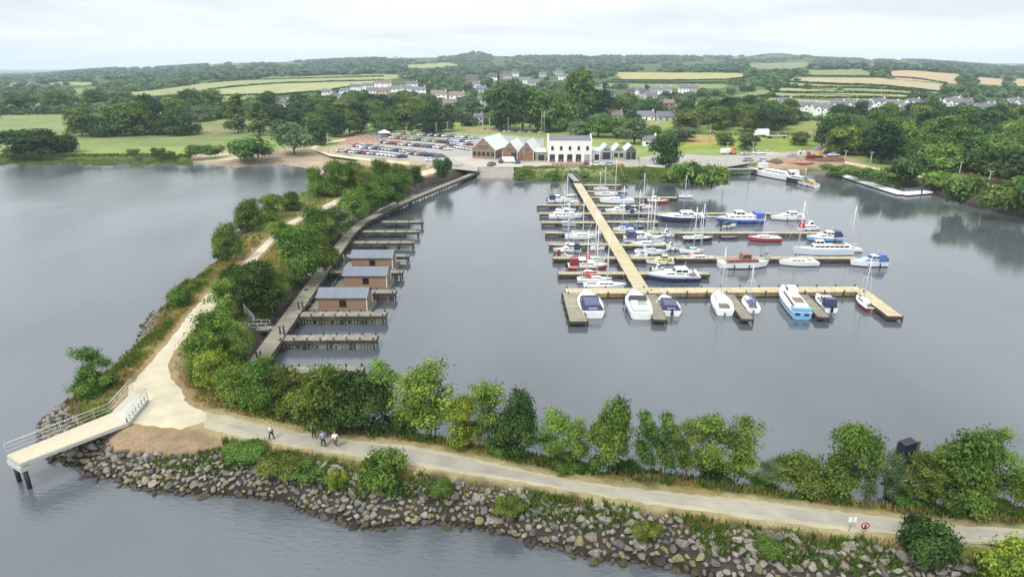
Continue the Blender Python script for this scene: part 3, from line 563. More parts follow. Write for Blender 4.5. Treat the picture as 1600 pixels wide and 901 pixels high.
T4 = [(30,244,205,58,'mid','dark','wide dark tree at the water, first of the shore clump'),(62,243,203,60,'mid','dark','tallest dark tree of the shore clump'),(94,240,208,46,'midbush','dark','low dark tree ending the shore clump'),(397,248,214,54,'midbush','mid','rounded bush tree on the far beach'),(382,246,222,30,'midbush','dark','small bush beside the beach'),
(460,240,193,52,'mid','grey','willow-like grey green tree by the curving footpath'),(436,218,188,22,'midtall','mid','slim tree behind the grey green one'),(130,214,168,42,'mid','mid','mid green tree at the edge of the field copse'),(163,214,182,42,'midbush','dark','low dark tree in the field copse'),(190,213,164,50,'mid','mid','broad tree in the field copse'),
(216,213,158,48,'mid','mid','high tree in the field copse'),(238,208,146,42,'mid','deep','deep green tree beside the white farmhouse'),(262,211,186,40,'midbush','dark','low dark tree before the white farmhouse'),(286,212,170,42,'mid','dark','dark tree closing the field copse'),(276,196,150,36,'mid','mid','tree behind the white farmhouse'),(318,195,165,30,'mid','grey','pale tree on the open field'),(343,192,168,26,'mid','mid','small tree on the open field'),
(373,210,152,34,'midtall','mid','field tree with a visible trunk'),(405,213,163,32,'midtall','mid','field tree with a light crown'),(300,180,140,44,'mid','dark','dark tree beyond the copse'),(330,180,140,44,'mid','mid','wide tree beyond the copse'),(420,175,140,36,'mid','dark','hedgerow tree before the white cottage'),
(470,176,146,44,'mid','dark','dark hedgerow tree past the cottage'),(495,178,146,40,'mid','mid','hedgerow tree before the wood'),(150,168,138,40,'mid','mid','pale tree in the left hedgerow'),(190,166,138,42,'mid','grey','grey green tree in the left hedgerow'),(90,172,140,42,'mid','mid','rounded tree by the far field edge'),(30,172,146,40,'mid','dark','dark tree by the far field edge'),(60,170,150,34,'mid','mid','small tree by the far field edge'),
(210,243,232,14,'midbush','mid','small bush on the lake bank'),(248,244,230,18,'midbush','mid','bush on the lake bank'),(305,243,226,26,'midbush','mid','double bush on the lake bank'),(335,242,226,28,'midbush','mid','wide bush on the lake bank'),(265,244,236,16,'midbush','olive','tiny bush on the lake bank'),
(792,206,126,62,'mid','dark','giant dark tree behind the boatyard'),(815,208,140,50,'mid','dark','second giant tree behind the boatyard'),(842,208,136,56,'mid','mid','great light tree behind the sheds'),(872,206,150,50,'mid','mid','tree beside the boatyard flagpoles'),(905,196,110,52,'mid','mid','towering tree behind the white building'),(932,192,140,50,'mid','deep','deep green tree above the white building'),(908,190,150,40,'mid','deep','deep green tree in the village edge'),
(975,186,145,44,'mid','mid','light tree in the village'),(1000,180,155,30,'mid','dark','dark tree in the village'),(1022,184,158,34,'mid','dark','dark tree near the flat roofs'),(905,214,188,34,'mid','grey','tree just behind the white building'),(935,215,182,44,'mid','mid','tree behind the small gabled sheds'),(965,216,182,44,'mid','mid','light tree above the small gabled sheds'),
(992,226,186,42,'mid','grey','grey green tree beside the small gabled sheds'),(1037,262,212,46,'mid','dark','dark tree by the marina car park'),(1020,222,196,30,'mid','mid','light tree behind the dark car park tree'),(1062,222,198,44,'mid','grey','spreading tree on the rough grass'),(1110,292,256,38,'midbush','bright','bright bush at the water by the quay'),(1080,291,252,44,'midbush','mid','bush at the water before the dark tree'),(1060,284,255,28,'midbush','bright','small bright bush on the reedy bank'),
(1165,236,208,24,'mid','mid','round tree on the rough grass strip'),(1130,228,205,26,'midbush','mid','flat bush on the rough grass strip'),(1250,228,206,26,'mid','olive','olive tree by the bare yard'),(1181,222,214,10,'midbush','dark','tiny dark bush on the rough grass'),
(1416,284,243,50,'midbush','dark','dark willow bush above the white pontoon'),(1502,318,272,46,'midbush','mid','round bush at the water beyond the pontoon'),(1468,292,266,38,'midbush','bright','bright bush behind the pontoon ramp'),(1565,330,285,60,'midbush','mid','wide bush overhanging the water'),(1600,336,272,60,'midbush','mid','wide bush at the very edge overhanging the water'),
(1340,276,262,40,'midbush','mid','low growth along the bank by the pontoon'),(1375,284,268,34,'midbush','mid','low growth behind the pontoon racks'),(1300,268,258,34,'midbush','mid','low growth beside the moored barges')]
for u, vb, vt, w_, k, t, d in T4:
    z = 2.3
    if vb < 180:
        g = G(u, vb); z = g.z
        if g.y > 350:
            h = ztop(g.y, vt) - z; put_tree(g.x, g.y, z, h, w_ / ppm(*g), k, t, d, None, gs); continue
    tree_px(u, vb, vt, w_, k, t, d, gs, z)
# woods whose trees one can tell apart
WOODS = [([(420,205),(500,228),(720,206),(722,192),(700,185),(640,170),(560,165),(500,178),(425,192)], 12.5, 44, 'of the car park wood', 'trees of the wood behind the car park', 14),
 ([(1066,206),(1100,205),(1236,208),(1238,190),(1200,185),(1140,180),(1070,190)], 13, 28, 'of the yard grove', 'trees of the grove above the yard', 14),
 ([(1292,232),(1330,250),(1400,262),(1500,278),(1620,296),(1640,200),(1500,192),(1400,192),(1300,192)], 14, 78, 'of the waterside wood', 'trees of the wood beside the water', 14)]
wr = random.Random(11); taken = []
for poly, gap, nmax, where, grp, hh in WOODS:
    us = [p[0] for p in poly]; vs = [p[1] for p in poly]; cnt = 0
    for _ in range(6000):
        if cnt >= nmax: break
        # uniform on the ground, not in the picture
        g0 = G(wr.uniform(min(us), max(us)), wr.choice([min(vs), max(vs)])); u = wr.uniform(min(us), max(us)); y0 = P(800, max(vs), 2.5).y; y1 = P(800, min(vs), 2.5).y
        y = math.sqrt(wr.uniform(y0 * y0, y1 * y1)); x = (u - 800) / FPX * (y * cT + 35 * sT); z = float(land_z(x, y)); pu, pv = proj(x, y, z)
        if not inside(np.array([pu]), np.array([pv]), poly)[0]: continue
        if any((x - a) ** 2 + (y - b_) ** 2 < gap * gap * 0.62 for a, b_ in taken): continue
        taken.append((x, y)); cnt += 1
        t = wr.choice(['mid', 'dark', 'dark', 'deep', 'mid', 'bright' if 'waterside' in where else 'olive']); h = hh * wr.uniform(0.78, 1.12); k = 'mid' if wr.random() < 0.8 else 'midtall'
        sz = 'tall ' if h > hh * 1.0 else 'low ' if h < hh * 0.88 else ''
        dd = ' at its front' if pv > max(vs) - (max(vs) - min(vs)) * 0.4 else ' at its back' if pv < min(vs) + (max(vs) - min(vs)) * 0.28 else ''
        put_tree(x, y, z - 0.1, h, gap * wr.uniform(0.9, 1.25), k, t, sz + GWORD[t] + (' narrow' if k == 'midtall' else '') + ' tree ' + where + dd, None, grp)
# ------------------------------------------------------------------ docks
OLDWOOD = planks('weathered_planks', ph(180, 174, 152), ph(156, 150, 130), 0.16)
GREYWOOD = planks('grey_planks', ph(166, 161, 144), ph(142, 137, 122), 0.16)
NEWWOOD = planks('pale_new_planks', ph(224, 212, 176), ph(206, 192, 154), 0.15, dirt=0.16)
SIDEWOOD = planks('side_boards', ph(100, 92, 78), ph(78, 72, 62), 1.2)
NEWSIDE = planks('pale_side_boards', ph(170, 148, 108), ph(144, 124, 92), 1.4)
PILE = mat('wet_pile', (0.03, 0.028, 0.024, 1), 0.7, 0.3)
POST = mat('dark_post', (0.035, 0.036, 0.04, 1), 0.6)
CONC = mat('concrete_grey', ph(172, 170, 160), 0.85, 0.12, 0.8)
def dock(name, label, cat, A, B, width, zt, deckm, sidem, step=3.2, group=None, fascia=0.45, post=0, lattice=False, n_max=20, pilehead=0.0):
    A = Vector(A[:2]); B = Vector(B[:2]); d = B - A; L = d.length; rz = math.atan2(d.y, d.x)
    e = empty(name, (A.x, A.y, 0), rz, label, cat, group); h = width / 2
    MB().b2(0, L, -h, h, zt - 0.07, zt).build('deck', deckm, e)
    b = MB(); b.b2(0.02, L - 0.02, -h - 0.05, -h - 0.003, zt - fascia, zt - 0.01); b.b2(0.02, L - 0.02, h + 0.003, h + 0.05, zt - fascia, zt - 0.01); b.b2(L + 0.003, L + 0.05, -h, h, zt - fascia, zt - 0.01); b.build('edge_board', sidem, e)
    n = max(2, min(n_max, int(L / step) + 1))
    for i in range(n):
        x = 0.3 + (L - 0.6) * i / (n - 1)
        for sy in (-1, 1):
            pl = MB().tube((x, sy * (h + 0.12), -1.2), (x, sy * (h + 0.12), zt + pilehead), 0.13, n=7).build('pile', PILE, e)
    if post:
        m = max(2, int(L / post) + 1)
        for i in range(m):
            x = 0.4 + (L - 0.8) * i / (m - 1)
            for sy in (-1, 1): MB().box((x, sy * (h - 0.1), zt + 0.19), (0.16, 0.16, 0.38)).build('mooring_post', POST, e)
    if lattice:
        b = MB(); k = int(L / 0.45)
        for i in range(k):
            x = 0.3 + 0.45 * i
            if i % 6 == 5: continue
            for sy in (-1, 1): b.b2(x, x + 0.2, sy * (h - 0.25) - 0.03, sy * (h - 0.25) + 0.03, 0.12, zt - fascia)
        b.build('lattice_screen', OLDWOOD, e)
    return e
ZD = 0.95
def pz(u, v, z): p = P(u, v, z); return Vector((p.x, p.y))
# marina: yellow main walkway, T head, arms
dock('main_pier', 'long pale yellow timber pier running from the shore to the cross pier', 'pier', pz(902, 286, ZD), pz(1005, 455, ZD), 2.7, ZD, NEWWOOD, SIDEWOOD, 4, None, 0.5, n_max=34, pilehead=.2)
e = dock('gangway', 'grey gangway bridging from the reedy bank to the long yellow pier', 'gangway', pz(887, 265, 2.4), pz(901, 286, ZD), 2.0, 1.6, CONC, SIDEWOOD, 5, None, 0.3)
b = MB()
for s in (-1, 1):
    b.tube((0, s * 0.9, 2.7), (22, s * 0.9, 2.7), 0.05); 
    for i in range(8): b.tube((i * 3, s * 0.9, 1.6), (i * 3, s * 0.9, 2.7), 0.04)
b.build('handrail', STEEL, e)
dock('cross_pier', 'pale yellow cross pier closing the near end of the marina', 'pier', pz(884, 454.5, ZD), pz(1345, 451.5, ZD), 2.7, ZD + 0.01, NEWWOOD, NEWSIDE, 3.4, None, 0.75, n_max=34, pilehead=.35)
dock('pier_arm', 'pale slanting pier arm at the outer end of the cross pier', 'pier', pz(1342, 451, ZD), pz(1399, 494, ZD), 2.3, ZD + 0.02, NEWWOOD, SIDEWOOD, 3, None, 0.6)
dock('pier_arm', 'grey pier arm turning towards open water beside the navy canopied boat', 'pier', pz(891, 457, ZD), pz(904, 502, ZD), 2.6, ZD + 0.02, OLDWOOD, SIDEWOOD, 3, None, 0.5)
g = 'short grey piers off the cross pier'
dock('finger_pier', 'short grey finger pier between the open white boat and the navy covered boat', 'pier', pz(1017, 460, ZD), pz(1031, 499, ZD), 1.9, ZD, GREYWOOD, SIDEWOOD, 2.5, g, 0.4)
dock('finger_pier', 'short grey finger pier beside the white yacht, with a small boat on its other side', 'pier', pz(1139, 460, ZD), pz(1168, 498, ZD), 1.7, ZD, GREYWOOD, SIDEWOOD, 2.5, g, 0.4)
dock('finger_pier', 'short grey finger pier beside the large blue sterned ferry boat', 'pier', pz(1254, 460, ZD), pz(1287, 495, ZD), 1.7, ZD, GREYWOOD, SIDEWOOD, 2.5, g, 0.4)
def mainx(v):  # centre of the yellow pier at map row v
    t = (v - 286) / (455 - 286); a = pz(902, 286, ZD); b_ = pz(1005, 455, ZD); p = pz(900, v, ZD); y = p.y
    return a.x + (b_.x - a.x) * (y - a.y) / (b_.y - a.y), y
PALEOLD = planks('bleached_planks', ph(206, 197, 166), ph(186, 177, 148), 0.16, dirt=.2)
g = 'finger piers along the yellow pier'
for ue, v, lab in [(839,320,'behind the white flybridge cruiser'),(843,333,'in front of the white flybridge cruiser'),(846,347,'left empty of boats'),(852,363,'holding the white sloop'),(858,381,'beside the grey boat with navy hood'),(864,402,'beside the red hulled boats'),(872,426,'beside the red sail cover')]:
    x, y = mainx(v); dock('finger_pier', 'weathered finger pier on the shoreward side ' + lab, 'pier', (x - 1.4, y), (pz(ue, v, ZD).x, y), 1.8, ZD - 0.03, PALEOLD, SIDEWOOD, 2.8, g, 0.6)
for ue, v, lab in [(970,289,'first and shortest, nearest the reedy bank'),(979,299,'second, nearest the reedy bank'),(1058,308,'with the small red boat at its end'),(1002,321,'behind the white cabin boat'),(1254,333,'long, behind the navy and blue cruisers'),(1029,346,'short, behind the teal covered boat'),(1308,363,'long, behind the red hulled boat'),(1063,382,'short, with a white hull along it'),(1338,402,'longest, behind the brown cabined boat'),(1107,426,'short, holding the navy and white cruiser')]:
    x, y = mainx(v); dock('finger_pier', 'weathered finger pier on the open side, ' + lab, 'pier', (x + 1.4, y), (pz(ue, v, ZD).x, y), 1.9, ZD - 0.03, PALEOLD, SIDEWOOD, 2.8, g, 0.6)
# boardwalk along the spit
BW = 1.45
bw = [(402,566),(498,432),(545,366),(566,347),(641,311),(747,268)]
e = empty('boardwalk', (*pz(*bw[0], BW), 0), 0, 'long grey boardwalk on piles following the spit up to the slipway', 'boardwalk'); o0 = pz(*bw[0], BW)
pts = [pz(u, v, BW) - o0 for u, v in bw]
for i in range(len(pts) - 1):
    a, c = pts[i], pts[i + 1]; d = c - a; L = d.length; rz = math.atan2(d.y, d.x)
    o = MB().b2(-0.5, L + 0.4, -1.25, 1.25, BW - 0.08, BW + 0.003 * i).build('deck', GREYWOOD, e, (a.x, a.y, 0), rz)
    b = MB(); b.b2(-0.3, L, -1.32, -1.253, BW - 0.5, BW + 0.12); b.b2(-0.3, L, 1.253, 1.32, BW - 0.5, BW + 0.12); b.build('edge_board', SIDEWOOD, e, (a.x, a.y, 0), rz)
    for k in range(max(2, int(L / 4.2))):
        x = (k + 0.5) * 4.2
        if x > L: break
        for sy in (-1, 1):
            MB().tube((x, sy * 1.42, -1), (x, sy * 1.42, BW + 0.3), 0.14, n=7).build('pile', PILE, e, (a.x, a.y, 0), rz)
g = 'pairs of dark bollards on the boardwalk'
for u, v, l in [(402, 562, 'at the near end of the boardwalk'), (438, 521, 'where the second finger leaves the boardwalk'), (467, 482, 'by the nearest cabin on the boardwalk')]:
    for k in (0, 1):
        p = pz(u + k * 6, v - k, BW); o = MB().tube((0, 0, 0), (0, 0, 1.0), 0.13, 0.12, 8).tube((0, 0, 1.0), (0, 0, 1.12), 0.17, 0.13, 8).build('bollard', POST, None, (p.x, p.y, BW))
        tag(o, ('lakeward' if k == 0 else 'marina side') + ' dark bollard of the pair ' + l, 'bollard', g)
g = 'finger piers along the boardwalk'
for us, ue, v, lab, lat in [(596,661,346,'farthest of all',0),(566,655,361,'second farthest',0),(552,647,378,'just beyond the farthest cabin',0),(540,639,399,'beyond the farthest cabin',0),(521,629,424,'between farthest and middle cabin',0),(500,618,455,'between middle and nearest cabin',0),(466,603,490,'in front of the nearest cabin',1),(437,589,527,'standing empty with lattice under its deck',1),(410,567,577,'half hidden by the bushy trees',1)]:
    a = pz(us, v, BW); c = pz(ue, v, BW); dock('finger_pier', 'grey timber finger pier off the boardwalk, ' + lab, 'pier', a, (c.x, a.y + 0.2), 2.0, BW - 0.05, GREYWOOD, SIDEWOOD, 3.0, g, 0.55, 1.9 if lat else 2.6, bool(lat), pilehead=0.1)
# landward bridges
for a, c, l in [((380, 512), (430, 512), 'small footbridge from the trees onto the boardwalk beside the grey screen'), ((520, 364), (550, 364), 'small far footbridge from the trees onto the boardwalk')]:
    e = dock('footbridge', l, 'footbridge', pz(*a, BW + .1), pz(*c, BW + .1), 1.6, BW + 0.06, GREYWOOD, SIDEWOOD, 4, None, 0.35)
    L = (pz(*c, BW) - pz(*a, BW)).length; b = MB()
    for s in (-1, 1):
        for z in (0.5, 1.05): b.tube((0, s * .75, BW + z), (L - 1, s * .75, BW + z), 0.04)
        for k in range(4): b.tube((k * (L - 1) / 3, s * .75, BW), (k * (L - 1) / 3, s * .75, BW + 1.05), 0.04)
    b.build('handrail', STEEL, e)
def screen(u, v, w_, h_, rz, label):
    p = pz(u, v, BW); e = empty('security_gate', (p.x, p.y, BW), rz, label, 'gate'); b = MB(); n = 9
    for i in range(n): b.tube((0, -w_ / 2 + w_ * i / (n - 1), 0), (0, -w_ / 2 + w_ * i / (n - 1), h_ * (0.55 + 0.45 * i / (n - 1))), 0.035)
    b.build('bar', STEEL, e)
    b = MB(); b.tube((0, -w_ / 2, 0.1), (0, w_ / 2, 0.1), 0.05); b.tube((0, -w_ / 2, h_ * .55), (0, w_ / 2, h_), 0.05); b.tube((0, w_ / 2, 0), (0, w_ / 2, h_), 0.07); b.build('frame', STEEL, e)
screen(392, 507, 2.6, 3.0, 0.9, 'grey barred security gate with a slanted top by the footbridge'); screen(640, 302, 4.0, 2.6, 1.2, 'grey barred gate on the far boardwalk beside the trees')
e = empty('lamp_post', (*pz(428, 505, BW), BW), 0, 'short dark lamp post on the boardwalk by the footbridge', 'lamp post'); MB().tube((0, 0, 0), (0, 0, 2.6), 0.06).build('pole', POST, e); MB().tube((0, 0, 2.6), (0, 0, 2.9), 0.16, 0.12, 8).build('lamp_head', POST, e)

# floating cabins
CLAD = planks('timber_cladding', ph(178, 148, 122), ph(162, 132, 108), 0.14, axis='Z', dirt=0.1)
ROOFG = planks('cabin_roofing', ph(142, 150, 162), ph(134, 142, 154), 0.42, dirt=0.08)
def cabin(u0, u1, vb, vr, label):
    a = pz(u0, vb, 0.55); c = pz(u1, vb, 0.55); Wd = c.x - a.x; e = empty('floating_cabin', (a.x, a.y, 0), 0, label, 'cabin', 'floating timber cabins')
    zr = ztop(a.y + 2.2, vr); ze = 0.55 + 2.05; dp = 4.2
    MB().b2(-1.8, Wd + 0.7, -0.5, dp + 0.6, -0.3, 0.5).build('pontoon', mat('pontoon', ph(120, 118, 112)), e)
    wl = MB().b2(0, Wd, 0, dp, 0.5, ze); zr = ze + 1.0
    wl.add([(0.02, 0, ze), (0.02, dp, ze), (0.02, dp * .5, zr - .1), (Wd - .02, 0, ze), (Wd - .02, dp, ze), (Wd - .02, dp * .5, zr - .1)], [(0, 2, 1), (3, 4, 5)])
    wl = wl.build('wall', CLAD, e)
    b = MB()
    for s in (0, 1):
        y0, y1 = (-0.25, dp / 2) if s == 0 else (dp + 0.25, dp / 2)
        z0 = ze - 0.02; b.hexa([(-.25, y0, z0), (Wd + .25, y0, z0), (Wd + .25, y1, zr), (-.25, y1, zr)] if s == 0 else [(-.25, y1, zr), (Wd + .25, y1, zr), (Wd + .25, y0, z0), (-.25, y0, z0)],
            [(-.25, y0, z0 + .1), (Wd + .25, y0, z0 + .1), (Wd + .25, y1, zr + .1), (-.25, y1, zr + .1)] if s == 0 else [(-.25, y1, zr + .1), (Wd + .25, y1, zr + .1), (Wd + .25, y0, z0 + .1), (-.25, y0, z0 + .1)])
    b.build('roof', ROOFG, e)
    wn = MB().b2(Wd * .45, Wd * .45 + 1.0, -0.05, -0.004, 1.15, 2.15).build('window', GLASS, e)
    b = MB(); 
    for x in (Wd * .45 - .07, Wd * .45 + 1.0): b.b2(x, x + .07, -.07, -.003, 1.08, 2.22)
    b.b2(Wd * .45, Wd * .45 + 1, -.07, -.003, 2.15, 2.22); b.b2(Wd * .45, Wd * .45 + 1, -.07, -.003, 1.08, 1.15); b.build('window_frame', mat('brown_trim', ph(90, 66, 52)), wn)
    MB().b2(Wd + .004, Wd + .12, -.02, .12, .5, ze).b2(Wd + .004, Wd + .12, dp - .12, dp + .02, .5, ze).build('corner_board', WHITE, e)
    MB().b2(-0.03, -.004, 1.2, 3.0, .55, 2.6).build('door', GLASS, e)
    b = MB(); b.b2(-1.7, -0.3, 0, dp, 0.5, 0.56)
    for y in (0, dp): b.tube((-1.7, y, .5), (-1.7, y, 1.5), .04); b.tube((-1.7, y, 1.5), (-.1, y, 1.5), .035)
    b.tube((-1.7, 0, 1.5), (-1.7, dp, 1.5), .035); b.build('porch_deck', OLDWOOD, e)
cabin(498, 573, 484, 450, 'nearest timber clad floating cabin with grey roof'); cabin(538, 604, 448, 420, 'middle timber clad floating cabin with grey roof'); cabin(550, 613, 419, 394, 'farthest timber clad floating cabin with grey roof')

# ------------------------------------------------------------------ boats
ANTI = [paint(30, 40, 84), paint(96, 38, 40), paint(30, 32, 34), paint(40, 62, 60)]
def hull(e, L, W, H, colm, stripe=None, deckm=None, full=0.0, sheer=0.25):
    ns = 15; T = [i / (ns - 1) for i in range(ns)]; rings = []
    def hb(t): return W / 2 * ((0.86 + 0.14 * min(1, t / 0.3)) if t < 0.42 else max(0.03, 1 - ((t - 0.42) / 0.58) ** (2.0 + full)))
    def zs(t): return H * (0.92 + sheer * t * t)
    for t in T:
        x = L * t; h = hb(t); z = zs(t); rk = 0.05 * L * max(0, t - 0.6) / 0.4
        rings.append([(x - rk * 1.6, 0, -0.25), (x - rk * 1.2, h * 0.72, 0.0), (x - rk * .8, h * 0.9, 0.1 + z * .1), (x - rk * .2, h * 0.97, z * 0.72), (x, h, z)])
    V = []; F = []; M = []
    for r_ in rings: V += [(x, -y, z) for x, y, z in reversed(r_[1:])] + r_
    k = 9
    for i in range(ns - 1):
        for j in range(k - 1):
            F.append((i * k + j, i * k + j + 1, (i + 1) * k + j + 1, (i + 1) * k + j)); M.append(1 if j in (0, 7) else 2 if j in (2, 3, 4, 5) else 0)
    F.append(tuple(range(k - 1, -1, -1))); M.append(0); F.append(tuple(range((ns - 1) * k, ns * k))); M.append(0)
    me = bpy.data.meshes.new('hull'); me.from_pydata(V, [], F); me.materials.append(colm); me.materials.append(stripe or colm); me.materials.append(ANTI[int(L * 37) % 4]); me.polygons.foreach_set('material_index', M); me.update()
    o = bpy.data.objects.new('hull', me); COL.objects.link(o); o.parent = e
    V = []; F = []
    for t in T: V += [(L * t, -hb(t) + .05, zs(t) - .04), (L * t, hb(t) - .05, zs(t) - .04)]
    F = [(2 * i, 2 * i + 2, 2 * i + 3, 2 * i + 1) for i in range(ns - 1)]
    me = bpy.data.meshes.new('deck'); me.from_pydata(V, [], F); me.materials.append(deckm or WHITE); o = bpy.data.objects.new('deck', me); COL.objects.link(o); o.parent = e
    b = MB()
    for s in (-1, 1):
        for i in range(ns - 1):
            a = (L * T[i], s * hb(T[i]), zs(T[i]) + .03); c = (L * T[i + 1], s * hb(T[i + 1]), zs(T[i + 1]) + .03); b.tube(a, c, .045, n=4, cap=False)
    b.build('gunwale', deckm or WHITE, e)
    return hb, zs
def loft(b, x0, x1, w0, w1, z0, z1, fs=0.3, bs=0.1, taper=0.85):
    """a cabin block: x0 aft, x1 forward, slopes given in metres"""
    return b.hexa([(x0, -w0 / 2, z0), (x1, -w1 / 2, z0), (x1, w1 / 2, z0), (x0, w0 / 2, z0)], [(x0 + bs, -w0 / 2 * taper, z1), (x1 - fs, -w1 / 2 * taper, z1), (x1 - fs, w1 / 2 * taper, z1), (x0 + bs, w0 / 2 * taper, z1)])
def glassband(e, x0, x1, w0, w1, z0, z1, fs, bs, taper, n=3, lo=0.35, hi=0.85, front=True, name='window'):
    """dark panes a little proud of the cabin's sloping sides and front"""
    for s in (-1, 1):
        for i in range(n):
            b = MB(); q = []
            for (tt, k) in ((0.05, lo), (0.93, lo), (0.93, hi), (0.05, hi)):
                f = (i + tt) / n; xa = x0 + bs * k; xb = x1 - fs * k; x = xa + (xb - xa) * (0.04 + 0.92 * f); wd = (w0 + (w1 - w0) * ((x - x0) / (x1 - x0))) / 2 * (1 + (taper - 1) * k)
                q.append((x, s * (wd + 0.015), z0 + (z1 - z0) * k))
            b.add(q + [(a, c - s * .04, d) for a, c, d in q], [(0, 1, 2, 3) if s < 0 else (3, 2, 1, 0), (4, 5, 6, 7), (0, 1, 5, 4), (1, 2, 6, 5), (2, 3, 7, 6), (3, 0, 4, 7)]); b.build(name, GLASS, e)
    if front:
        b = MB(); q = []
        for (yy, k) in ((-.9, lo), (.9, lo), (.9, hi), (-.9, hi)):
            q.append((x1 - fs * k + 0.02, yy * w1 / 2 * (1 + (taper - 1) * k), z0 + (z1 - z0) * k))
        b.add(q + [(a - .04, c, d) for a, c, d in q], [(0, 1, 2, 3), (7, 6, 5, 4), (0, 1, 5, 4), (1, 2, 6, 5), (2, 3, 7, 6), (3, 0, 4, 7)]); b.build('windscreen', GLASS, e)
def fenders(e, L, W, H, col=None):
    for x in (0.25, 0.55): 
        for s in (-1, 1): MB().tube((L * x, s * (W / 2 + .1), .2), (L * x, s * (W / 2 + .1), H * .8), .12, n=6).build('fender', col or mat('fender_blue', ph(60, 70, 120)), e)
def mast(e, L, H, mh, boomcol=None, x=0.55):
    z = H + 0.2; MB().tube((L * x, 0, z - .3), (L * x, 0, mh), 0.085, 0.06, 6).build('mast', WROPE, e)
    MB().tube((L * x, -.6, mh * .62), (L * x, .6, mh * .62), .03).build('spreader', WROPE, e)
    b = MB(); b.tube((L * .99, 0, H * 1.15), (L * x, 0, mh - .1), .022, n=3); b.tube((0.1, 0, H), (L * x, 0, mh - .1), .022, n=3)
    for s in (-1, 1): b.tube((L * x, s * .9, H), (L * x, s * .6, mh * .62), .018, n=3)
    b.build('rigging', WROPE, e)
    MB().tube((L * x, 0, z + .85), (L * .12, 0, z + .75), .06).build('boom', WROPE, e)
    if boomcol: MB().tube((L * x - .1, 0, z + 1.0), (L * .14, 0, z + .85), .19, .12, 7).build('sail_cover', boomcol, e)
def rail(e, L, H, hb, zs, x0=0.55):
    b = MB(); n = 6; pts = []
    for s in (-1, 1):
        prev = None
        for i in range(n):
            t = x0 + (0.97 - x0) * i / (n - 1); p = (L * t, s * hb(t) * .92, zs(t)); q = (p[0], p[1], p[2] + .55); b.tube(p, q, .018, n=3)
            if prev: b.tube(prev, q, .018, n=3)
            prev = q
        pts.append(prev)
    b.tube(pts[0], pts[1], .018, n=3); b.build('bow_rail', STEEL, e)
